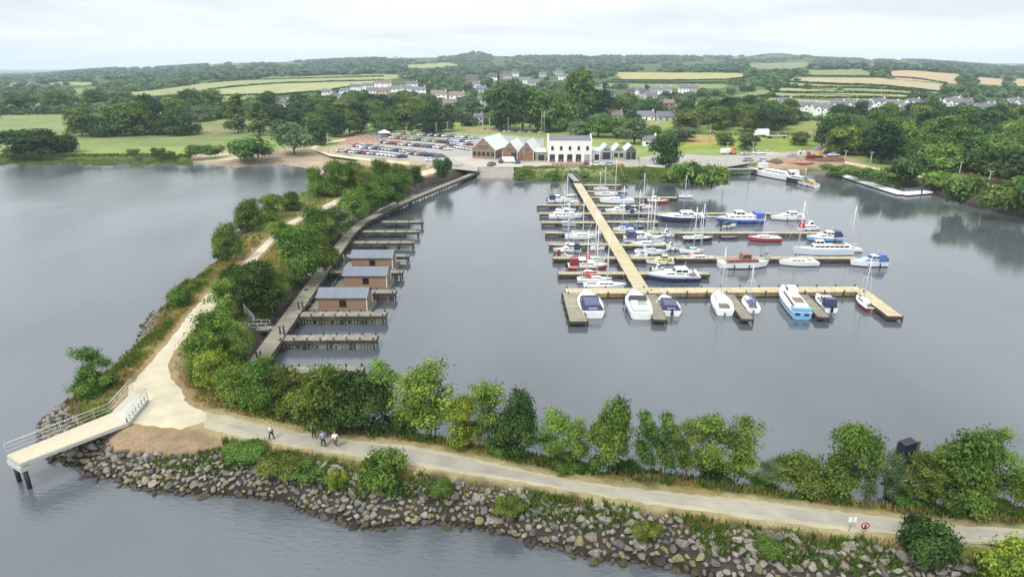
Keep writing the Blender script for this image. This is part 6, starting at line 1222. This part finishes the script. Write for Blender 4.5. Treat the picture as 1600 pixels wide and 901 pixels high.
def grass(name, mask_fn, n, box, hgt, wid, col, seed, blades=4):
    rg = np.random.default_rng(seed); x = rg.uniform(box[0], box[1], n); y = rg.uniform(box[2], box[3], n); s_ = sdist(x, y, LAND); p_ = np.maximum(sdist(x, y, np.array(SAND)), sdist(x, y, np.array(PATH)))
    sn = s_ + (vnoise(x, y, 3.0, 1) - .5) * .8 + (vnoise(x, y, 9.0, 2) - .5); z = shore_h(sn); m = mask_fn(x, y, s_, p_, sn) & ~inside(*proj(x, y, np.full(n, 2.4)), [(160,664),(202,661),(239,665),(283,671),(318,668),(348,680),(350,700),(300,708),(230,706),(165,698)]); x, y, z = x[m], y[m], z[m]; k = len(x)
    x = np.repeat(x, blades) + rg.normal(size=k * blades) * .1; y = np.repeat(y, blades) + rg.normal(size=k * blades) * .1; z = np.repeat(z, blades); n2 = len(x); h = hgt * rg.uniform(.5, 1.3, n2); a = rg.uniform(0, 6.28, n2); dx, dy = np.cos(a) * wid, np.sin(a) * wid; lx, ly = rg.normal(size=n2) * h * .3, rg.normal(size=n2) * h * .3
    V = np.stack([np.stack([x - dx, y - dy, z - .05], -1), np.stack([x + dx, y + dy, z - .05], -1), np.stack([x + lx + dx * .4, y + ly + dy * .4, z + h], -1), np.stack([x + lx - dx * .4, y + ly - dy * .4, z + h * .96], -1)], 1).reshape(-1, 3)
    o = quads_mesh(name, V, rg.uniform(.15, .85, n2)); o.color = col; o['kind'] = 'stuff'; return o
nr_ = lambda x, y, s=4.0, sd_=41: vnoise(x, y, s, sd_) * .6 + vnoise(x, y, 1.4, sd_ + 1) * .4
grass('dry_grass', lambda x, y, s, p, sn: (s > 2.2) & (p < -.75) & (nr_(x, y) > .30) & (x > -62), 150000, (-70, 75, 38, 130), .38, .045, tuple(c * 1.15 for c in ph(164, 146, 84)[:3]) + (1,), 21, 3)
grass('verge_grass', lambda x, y, s, p, sn: (s > 1.2) & (p < -1.0) & (nr_(x, y, 5, 51) > .5) & (x > -62), 110000, (-75, 75, 38, 240), .42, .06, tuple(c * 1.1 for c in ph(112, 128, 58)[:3]) + (1,), 22, 3)
grass('green_weeds', lambda x, y, s, p, sn: (sn > 1.5) & (s < 5.5) & (p < -1.0) & (nr_(x, y, 4, 61) > .53), 140000, (-70, 75, 30, 110), .5, .09, tuple(c * 1.1 for c in ph(96, 124, 52)[:3]) + (1,), 23, 4)
def reeds(name, poly, n, h, seed):
    rg = np.random.default_rng(seed); W_ = np.array([xy(u, v, 1.0) for u, v in poly]); x = rg.uniform(W_[:, 0].min(), W_[:, 0].max(), n); y = rg.uniform(W_[:, 1].min(), W_[:, 1].max(), n); m = inside(x, y, W_); q = vnoise(x, y, 5.0, 81) * .6 + vnoise(x, y, 1.8, 82) * .4; m &= rg.uniform(size=n) < np.clip((q - .32) * 5, .04, 1); x, y, q = x[m], y[m], q[m]; k = len(x); z = np.clip(shore_h(sdist(x, y, LAND)), 0, 3); a = rg.uniform(0, 6.28, k); dx, dy = np.cos(a) * .1, np.sin(a) * .1; hh = h * rg.uniform(.5, 1.2, k) * np.clip(q * 3 - .5, .3, 2.2); lx, ly = rg.normal(size=k) * .3, rg.normal(size=k) * .3
    V = np.stack([np.stack([x - dx, y - dy, z], -1), np.stack([x + dx, y + dy, z], -1), np.stack([x + lx + dx * .5, y + ly + dy * .5, z + hh], -1), np.stack([x + lx - dx * .5, y + ly - dy * .5, z + hh], -1)], 1).reshape(-1, 3)
    o = quads_mesh(name, V, rg.uniform(.2, .9, k)); o.color = tuple(c * 1.25 for c in ph(118, 142, 70)[:3]) + (1,); o['kind'] = 'stuff'
reeds('reeds', [(802,277),(884,278),(880,268),(804,268)], 16000, .4, 31); reeds('reeds', [(906,279),(1040,281),(1046,268),(906,268)], 22000, .4, 32); reeds('reeds', [(1290,270),(1420,292),(1430,284),(1300,262)], 9000, .8, 33); reeds('reeds', [(-20,253),(300,254),(300,247),(-20,247)], 12000, .6, 34)

for u, vb, vt, w_, l in [(812,277,268,16,'small bush on the grass bank beside the slipway'),(868,278,270,12,'tiny bush on the grass bank left of the gangway'),(915,279,271,12,'tiny bush on the grass bank right of the gangway'),(1001,278,263,14,'small dark bush standing up from the grass bank'),(1045,281,266,22,'round bush where the grass bank meets the water willows'),(975,280,273,12,'low tuft bush on the middle of the grass bank')]:
    tree_px(u, vb, vt, w_, 'midbush', 'mid', l, 'bushes on the grass bank', 1.0)
# ------------------------------------------------------------------ boulders
def rockmat():
    m = bpy.data.materials.new('boulder_stone'); m.use_nodes = True; t = m.node_tree; b = t.nodes['Principled BSDF']; b.inputs['Roughness'].default_value = .9; b.inputs['Specular IOR Level'].default_value = .2
    oi = t.nodes.new('ShaderNodeObjectInfo'); at = t.nodes.new('ShaderNodeAttribute'); at.attribute_name = 'rock_col'; g = t.nodes.new('ShaderNodeNewGeometry')
    n = t.nodes.new('ShaderNodeTexNoise'); n.inputs['Scale'].default_value = 2.6; n.inputs['Detail'].default_value = 7; n.inputs['Roughness'].default_value = .7; t.links.new(g.outputs['Position'], n.inputs['Vector'])
    r_ = t.nodes.new('ShaderNodeMapRange'); t.links.new(n.outputs['Fac'], r_.inputs[0]); r_.inputs[1].default_value = .3; r_.inputs[2].default_value = .7; r_.inputs[3].default_value = .55; r_.inputs[4].default_value = 1.4
    v = t.nodes.new('ShaderNodeVectorMath'); v.operation = 'MULTIPLY'; t.links.new(oi.outputs['Color'], v.inputs[0]); t.links.new(at.outputs['Color'], v.inputs[1])
    s = t.nodes.new('ShaderNodeVectorMath'); s.operation = 'SCALE'; t.links.new(v.outputs[0], s.inputs[0]); t.links.new(r_.outputs[0], s.inputs[3]); t.links.new(s.outputs[0], b.inputs['Base Color'])
    bp = t.nodes.new('ShaderNodeBump'); bp.inputs['Strength'].default_value = .6; bp.inputs['Distance'].default_value = .08; t.links.new(n.outputs['Fac'], bp.inputs['Height']); t.links.new(bp.outputs[0], b.inputs['Normal']); return m
ROCKM = rockmat()
import bmesh
RP = []
for i in range(12):
    rk = random.Random(700 + i); bm = bmesh.new(); bmesh.ops.create_icosphere(bm, subdivisions=2, radius=1); ax = (rk.uniform(.8, 1.2), rk.uniform(.6, .9), rk.uniform(.5, .75)); pl = [(Vector((rk.gauss(0, 1), rk.gauss(0, 1), rk.gauss(0, 1))).normalized(), rk.uniform(.42, .72)) for _ in range(11)]
    for v in bm.verts:
        for n_, d_ in pl:
            k = v.co.dot(n_) - d_
            if k > 0: v.co -= n_ * k
        v.co += Vector((rk.gauss(0, 1), rk.gauss(0, 1), rk.gauss(0, 1))) * .03; v.co = Vector((v.co.x * ax[0], v.co.y * ax[1], v.co.z * ax[2]))
    kk = 1.0 / max(max(abs(v.co.x), abs(v.co.y)) for v in bm.verts)
    for v in bm.verts: v.co *= kk
    me = bpy.data.meshes.new('boulder'); bm.to_mesh(me); me.materials.append(ROCKM); a = me.color_attributes.new('rock_col', 'FLOAT_COLOR', 'POINT'); a.data.foreach_set('color', np.ones(len(bm.verts) * 4, np.float32)); bm.free(); RP.append(me)
rg = np.random.default_rng(99); n = 420000; x = rg.uniform(-72, 66, n); y = rg.uniform(26, 150, n); s_ = sdist(x, y, LAND); outer = np.array([xy(*q) for q in shore_px[19:]]); do = pdist(x, y, outer, False)
p_ = np.maximum(sdist(x, y, np.array(SAND)), sdist(x, y, np.array(PATH))); sn = s_ + (vnoise(x, y, 3.0, 1) - .5) * .8 + (vnoise(x, y, 9.0, 2) - .5)
u_, v_ = proj(x, y, np.zeros(n)); top = 3.5 + (vnoise(x, y, 2.5, 71) - .5) * 1.6 - np.where(u_ < 340, .2, 0); top = np.where(y > 62, np.minimum(top, 2.6), top)
soil = [(165,664),(202,661),(239,665),(283,671),(318,668),(345,678),(348,698),(300,705),(230,702),(170,694)]
u2, v2 = proj(x, y, np.full(n, 2.4)); ok = ~inside(u2, v2, soil) & (do < 6.5) & (sn > -.5) & (sn < top) & (p_ < -.9) & (u_ > -60) & (u_ < 1750); x, y, s_, sn, u_, v_ = [q[ok] for q in (x, y, s_, sn, u_, v_)]
cell = {}; R_ = []
for i in range(len(x)):
    near = y[i] < 62; big = rg.uniform(); s = (.26 + .32 * big ** 2) * (1.0 if near else .72) * (1.12 if u_[i] > 900 and near else 1); cx, cy = int(x[i] // .8), int(y[i] // .8); bad = False
    for a in (-1, 0, 1):
        for b_ in (-1, 0, 1):
            for (qx, qy, qs) in cell.get((cx + a, cy + b_), ()):
                if (qx - x[i]) ** 2 + (qy - y[i]) ** 2 < (.51 * (qs + s)) ** 2: bad = True
    if bad: continue
    if sn[i] < -.25 and rg.uniform() < .75: continue
    cell.setdefault((cx, cy), []).append((x[i], y[i], s)); R_.append((x[i], y[i], float(shore_h(sn[i])), s, sn[i], u_[i], v_[i]))
RC = [((148,141,130),'grey'),((138,131,121),'grey'),((160,153,143),'pale grey'),((112,109,106),'dark grey'),((138,130,118),'brownish')]
R_.sort(key=lambda q: -q[3] * ppm(q[0], q[1], q[2]) * (1 if (0 < q[5] < 1600 and q[6] < 905) else .01)); MV, MF, MC = [], [], []; voff = 0; rk = random.Random(12)
WHERE = [(120, 'under the viewing jetty'), (240, 'beside the viewing jetty'), (350, 'below the bare soil'), (480, 'below the green scrub'), (570, 'below the walkers'), (680, 'under the lush rounded shrub'), (800, 'just past the lush shrub'), (930, 'on the weedy stretch'), (1080, 'on the stoniest stretch'), (1220, 'before the small signs'), (1370, 'under the round sign'), (9999, 'by the big dark shrub')]
for i, (px_, py_, z, s, sn_, uu, vv) in enumerate(R_):
    c, cn = rk.choice(RC)
    if sn_ < 1.1 and rk.random() < .3: c, cn = (146, 142, 106), 'yellow lichened'
    col = Vector(ph(*c)[:3]) * rk.uniform(.85, 1.15)
    if sn_ < .15: col *= .35; cn = 'wet dark'
    me = rk.choice(RP); M4 = Matrix.Translation((px_, py_, max(z, -.12) + s * .30)) @ Matrix.Rotation(rk.uniform(0, 6.28), 4, 'Z') @ Matrix.Rotation(rk.uniform(-.5, .5), 4, 'X') @ Matrix.Diagonal((s, s, s * rk.uniform(.8, 1.2), 1))
    if i < 296:
        o = bpy.data.objects.new('boulder', me); COL.objects.link(o); o.matrix_world = M4; o.color = (*col, 1); wh = next(w_ for k, w_ in WHERE if uu < k)
        tag(o, ('big ' if s > .5 else 'small ' if s < .42 else '') + cn + ' boulder ' + ('at the waterline ' if sn_ < .9 else 'high up the bank ' if sn_ > 2.5 else 'halfway up ') + wh, 'boulder', 'boulders of the breakwater')
    else:
        vs = np.array([M4 @ v.co for v in me.vertices]); MV.append(vs); MF.append(np.array([list(p.vertices) for p in me.polygons]) + voff); MC.append(np.tile(np.array([*col, 1.0]), (len(vs), 1))); voff += len(vs)
V = np.concatenate(MV); F = np.concatenate(MF); me = bpy.data.meshes.new('loose_stones'); me.vertices.add(len(V)); me.vertices.foreach_set('co', V.astype(np.float32).ravel()); me.loops.add(F.size); me.loops.foreach_set('vertex_index', F.astype(np.int32).ravel()); me.polygons.add(len(F)); me.polygons.foreach_set('loop_start', np.arange(0, F.size, 3, dtype=np.int32)); me.update(calc_edges=True)
a = me.color_attributes.new('rock_col', 'FLOAT_COLOR', 'POINT'); a.data.foreach_set('color', np.concatenate(MC).astype(np.float32).ravel()); me.materials.append(ROCKM); o = bpy.data.objects.new('loose_stones', me); COL.objects.link(o); o['kind'] = 'stuff'; o.color = (1, 1, 1, 1)
print('rocks', len(R_))

# ------------------------------------------------------------------ signs, old platform, people
p = P(1348, 838, 2.5); e = empty('round_sign', (p.x, p.y, 2.4), 0, 'round red rimmed sign with pale marks on a short post beside the path', 'sign'); hh = ztop(p.y, 820.5) - 2.4
MB().tube((0, .03, 0), (0, .03, hh), .035).build('post', STEEL, e); MB().tube((0, 0, hh), (0, -.03, hh), .32, n=28).build('disc', mat('sign_red', ph(176, 62, 70), .5), e)
MB().tube((0, -.031, hh), (0, -.04, hh), .22, n=24).build('face', mat('sign_pink', ph(200, 140, 140), .5), e); b = MB()
for x in (-.15, .15): b.b2(x - .035, x + .035, -.052, -.041, hh - .12, hh + .11)
b.build('marking', WHITE, e)
b = MB(); b.b2(-.09, .09, -.052, -.041, hh - .05, hh + .12); b.build('symbol', mat('sign_dark', ph(120, 60, 64)), e)
p = P(1326, 830, 2.5); e = empty('small_sign', (p.x, p.y, 2.4), 0, 'small pair of white plates on a thin leaning post beside the path', 'sign'); MB().tube((0, .03, 0), (.12, .03, 1.3), .03).build('post', STEEL, e)
for x in (-.17, .2): MB().b2(x - .12 + .1, x + .12 + .1, -.03, .0, 1.05, 1.5).build('plate', WHITE, e)
# old timber platform behind the trees
OLIVE = planks('old_timber', ph(138, 130, 92), ph(116, 112, 82), .25, dirt=.25)
p = P(1437, 782, 0); e = empty('timber_platform', (p.x, p.y + 1.5, 0), .05, 'old timber platform on piles in the water behind the trees', 'platform')
MB().b2(-3.2, 3.6, -1.2, 1.6, 2.1, 2.3).build('deck', OLIVE, e); MB().b2(-1.2, 1.1, -1.26, -1.204, 2.3, 4.6).build('front_panel', OLIVE, e); MB().b2(-1.2, 1.1, 1.4, 1.46, 2.3, 4.4).build('rear_panel', OLIVE, e)
for x in (-3, -1.1, 1.1, 3.3):
    for y in (-1.1, 1.5): MB().tube((x, y, -1), (x, y, 2.1), .16, n=8).build('pile', PILE, e)
for x in (1.2, 3.4): MB().b2(x - .06, x + .06, -1.2, -1.08, 2.3, 4.9 if x < 2 else 3.6).build('post', OLIVE, e)
MB().b2(-3, 3.4, -.06, .06, .8, 1.0).build('brace', PILE, e)
q = P(1410, 775, 0); e = empty('navy_cabinet', (q.x, p.y + 1.5, 2.3), .15, 'tall navy cabinet standing up behind the trees on the old platform', 'cabinet'); zt_ = ztop(p.y + 1.5, 687) - 2.3
MB().hexa([(-.5, -.45, 0), (.5, -.45, 0), (.5, .45, 0), (-.5, .45, 0)], [(-.62, -.45, zt_ - .3), (.5, -.45, zt_), (.5, .45, zt_), (-.62, .45, zt_ - .3)]).build('body', mat('navy_panel', ph(38, 44, 66), .5), e); MB().b2(.505, .56, -.2, .2, .1, zt_ - .2).build('side_rail', STEEL, e)
q = P(1524, 790, 0); e = empty('navigation_lamp', (q.x, q.y + 3, 0), 0, 'white lamp on a thin pale mast among the ragged treetops', 'lamp'); zt_ = ztop(q.y + 3, 694)
MB().tube((0, 0, -1), (0, 0, zt_), .07).build('mast', STEEL, e); MB().tube((0, 0, zt_), (0, 0, zt_ + .5), .28, .24, 10).build('lamp_head', WHITE, e); MB().b2(-.9, -.1, -.04, .04, zt_ + .5, zt_ + .62).build('bracket', STEEL, e)
def skin(name, joints, edges, m, parent, sub=1):
    me = bpy.data.meshes.new(name); me.from_pydata([j[:3] for j in joints], edges, []); o = bpy.data.objects.new(name, me); COL.objects.link(o); o.parent = parent; s = o.modifiers.new('skin', 'SKIN'); s.use_smooth_shade = True; q_ = o.modifiers.new('sub', 'SUBSURF'); q_.levels = sub; q_.render_levels = sub
    for i, j in enumerate(joints): me.skin_vertices[0].data[i].radius = (j[3], j[4] if len(j) > 4 else j[3])
    me.skin_vertices[0].data[0].use_root = True; me.materials.append(m); return o
SKIN = mat('skin', ph(206, 160, 132), .6, .05)
def person(u, v, rz, label, shirt, trousers, hair, stride=.18, arm=(0.0, 0.0), shoes=(40,40,44), bent=0.0, hgt=1.76):
    p = P(u, v, 2.53); e = empty('person', (p.x, p.y, 2.525), rz, label, 'person', 'people walking on the gravel path'); e.scale = (hgt / 1.76,) * 3
    # x forward, y sideways
    s = stride; J = [(0, 0, .95, .13, .16), (.02, 0, 1.2, .12, .16), (.03, 0, 1.42, .11, .17), (.04, 0, 1.50, .06), (.06, 0, 1.56, .055), (.07, 0, 1.66, .1, .085), (.06, 0, 1.74, .07, .06)]
    E = [(0, 1), (1, 2), (2, 3), (3, 4), (4, 5), (5, 6)]
    legs = {}; arms = {}
    for k, sy in enumerate((1, -1)):
        f = s if sy > 0 else -s; b0_ = len(J); J += [(f * .15, sy * .1, .86, .09), (f * .75 + .03, sy * .1, .48, .065), (f * 1.1 - .02, sy * .1, .09, .042), (f * 1.1 + .16, sy * .11, .04, .04, .03)]; E += [(0, b0_), (b0_, b0_ + 1), (b0_ + 1, b0_ + 2), (b0_ + 2, b0_ + 3)]; legs[sy] = b0_
        a_ = arm[k]; c0 = len(J); hx = -f * .9
        el = (.0 + hx * .4 + a_ * .18, sy * .25, 1.18 + a_ * .1); ha = (.06 + hx * .8 + a_ * .42, sy * .26 - sy * a_ * .1, .93 + a_ * .45)
        J += [(.03, sy * .19, 1.42, .055), (*el, .042), (*ha, .03), (ha[0] + .03, ha[1], ha[2] - .08 + a_ * .08, .035, .02), (ha[0] + .05, ha[1], ha[2] - .16 + a_ * .16, .022, .012)]; E += [(2, c0), (c0, c0 + 1), (c0 + 1, c0 + 2), (c0 + 2, c0 + 3), (c0 + 3, c0 + 4)]; arms[sy] = c0
        for q in (-1, 0, 1, 2): J.append((ha[0] + .06 + q * .012, ha[1] + (q - .5) * .022, ha[2] - .2 + a_ * .2, .009)); E.append((c0 + 3, len(J) - 1))
        J.append((ha[0] + .09, ha[1] - sy * .02, ha[2] - .1 + a_ * .12, .011)); E.append((c0 + 2, len(J) - 1))
    skin('body', J, E, SKIN, e)
    g = .022; T = [(J[0][0], 0, .93, .15, .18), (J[1][0], 0, 1.2, .14, .19), (J[2][0], 0, 1.42, .125, .19), (.035, 0, 1.48, .08)]; TE = [(0, 1), (1, 2), (2, 3)]
    for sy in (1, -1): c0 = arms[sy]; k = len(T); T += [(*J[c0][:3], .085), (*J[c0 + 1][:3], .068), (*[J[c0 + 1][i] * .45 + J[c0 + 2][i] * .55 for i in range(3)], .055)]; TE += [(2, k), (k, k + 1), (k + 1, k + 2)]
    skin('shirt', T, TE, paint(*shirt), e)
    T = [(0, 0, .93, .155, .185)]; TE = []
    for sy in (1, -1): b0_ = legs[sy]; k = len(T); T += [(*J[b0_][:3], .115), (*J[b0_ + 1][:3], .09), (J[b0_ + 2][0], J[b0_ + 2][1], .12, .068)]; TE += [(0, k), (k, k + 1), (k + 1, k + 2)]
    skin('trousers', T, TE, paint(*trousers), e)
    for sy in (1, -1): b0_ = legs[sy]; skin('shoe', [(J[b0_ + 2][0] - .04, J[b0_ + 2][1], .055, .06), (J[b0_ + 3][0] + .02, J[b0_ + 3][1], .045, .05, .04)], [(0, 1)], paint(*shoes), e)
    skin('hair', [(.03, 0, 1.69, .105, .095), (.045, 0, 1.755, .085, .07)], [(0, 1)], paint(*hair), e)
    b = MB(); b.tube((.165, 0, 1.655), (.195, 0, 1.635), .014, .018, 6); b.build('nose', SKIN, e)
    b = MB(); [b.tube((.15, y_, 1.675), (.166, y_, 1.675), .012, n=6) for y_ in (-.035, .035)]; b.build('eyes', RUBBER, e)
    return e
person(425, 686, 2.9, 'person in pale top and dark trousers walking alone on the gravel path', (222,214,216), (52,52,66), (214,206,190))
person(491, 683.5, -.9, 'person in white top and black trousers, highest of the trio by the big tree', (236,236,234), (34,34,38), (120,100,90), .1, (.5, .8))
person(506, 697, 2.4, 'person in pale blue shirt carrying a dark bag, between the two in white', (146,164,188), (40,42,54), (150,140,130), .16, (.6, .1))
person(525, 698, -1.4, 'person in bright white top with grey brown trousers and pale shoes', (244,242,232), (92,82,74), (110,100,90), .12, (0, 0), (226,226,226))
p = P(509, 697, 2.53); o = loft(MB(), -.12, .12, .34, .3, 0, .42, .03, .03, .8).build('shoulder_bag', paint(44, 58, 100), None, (p.x + .22, p.y + .25, 2.53 + .95), .4); tag(o, 'dark blue bag at the back of the person in the pale blue shirt', 'bag')
finish_labels()
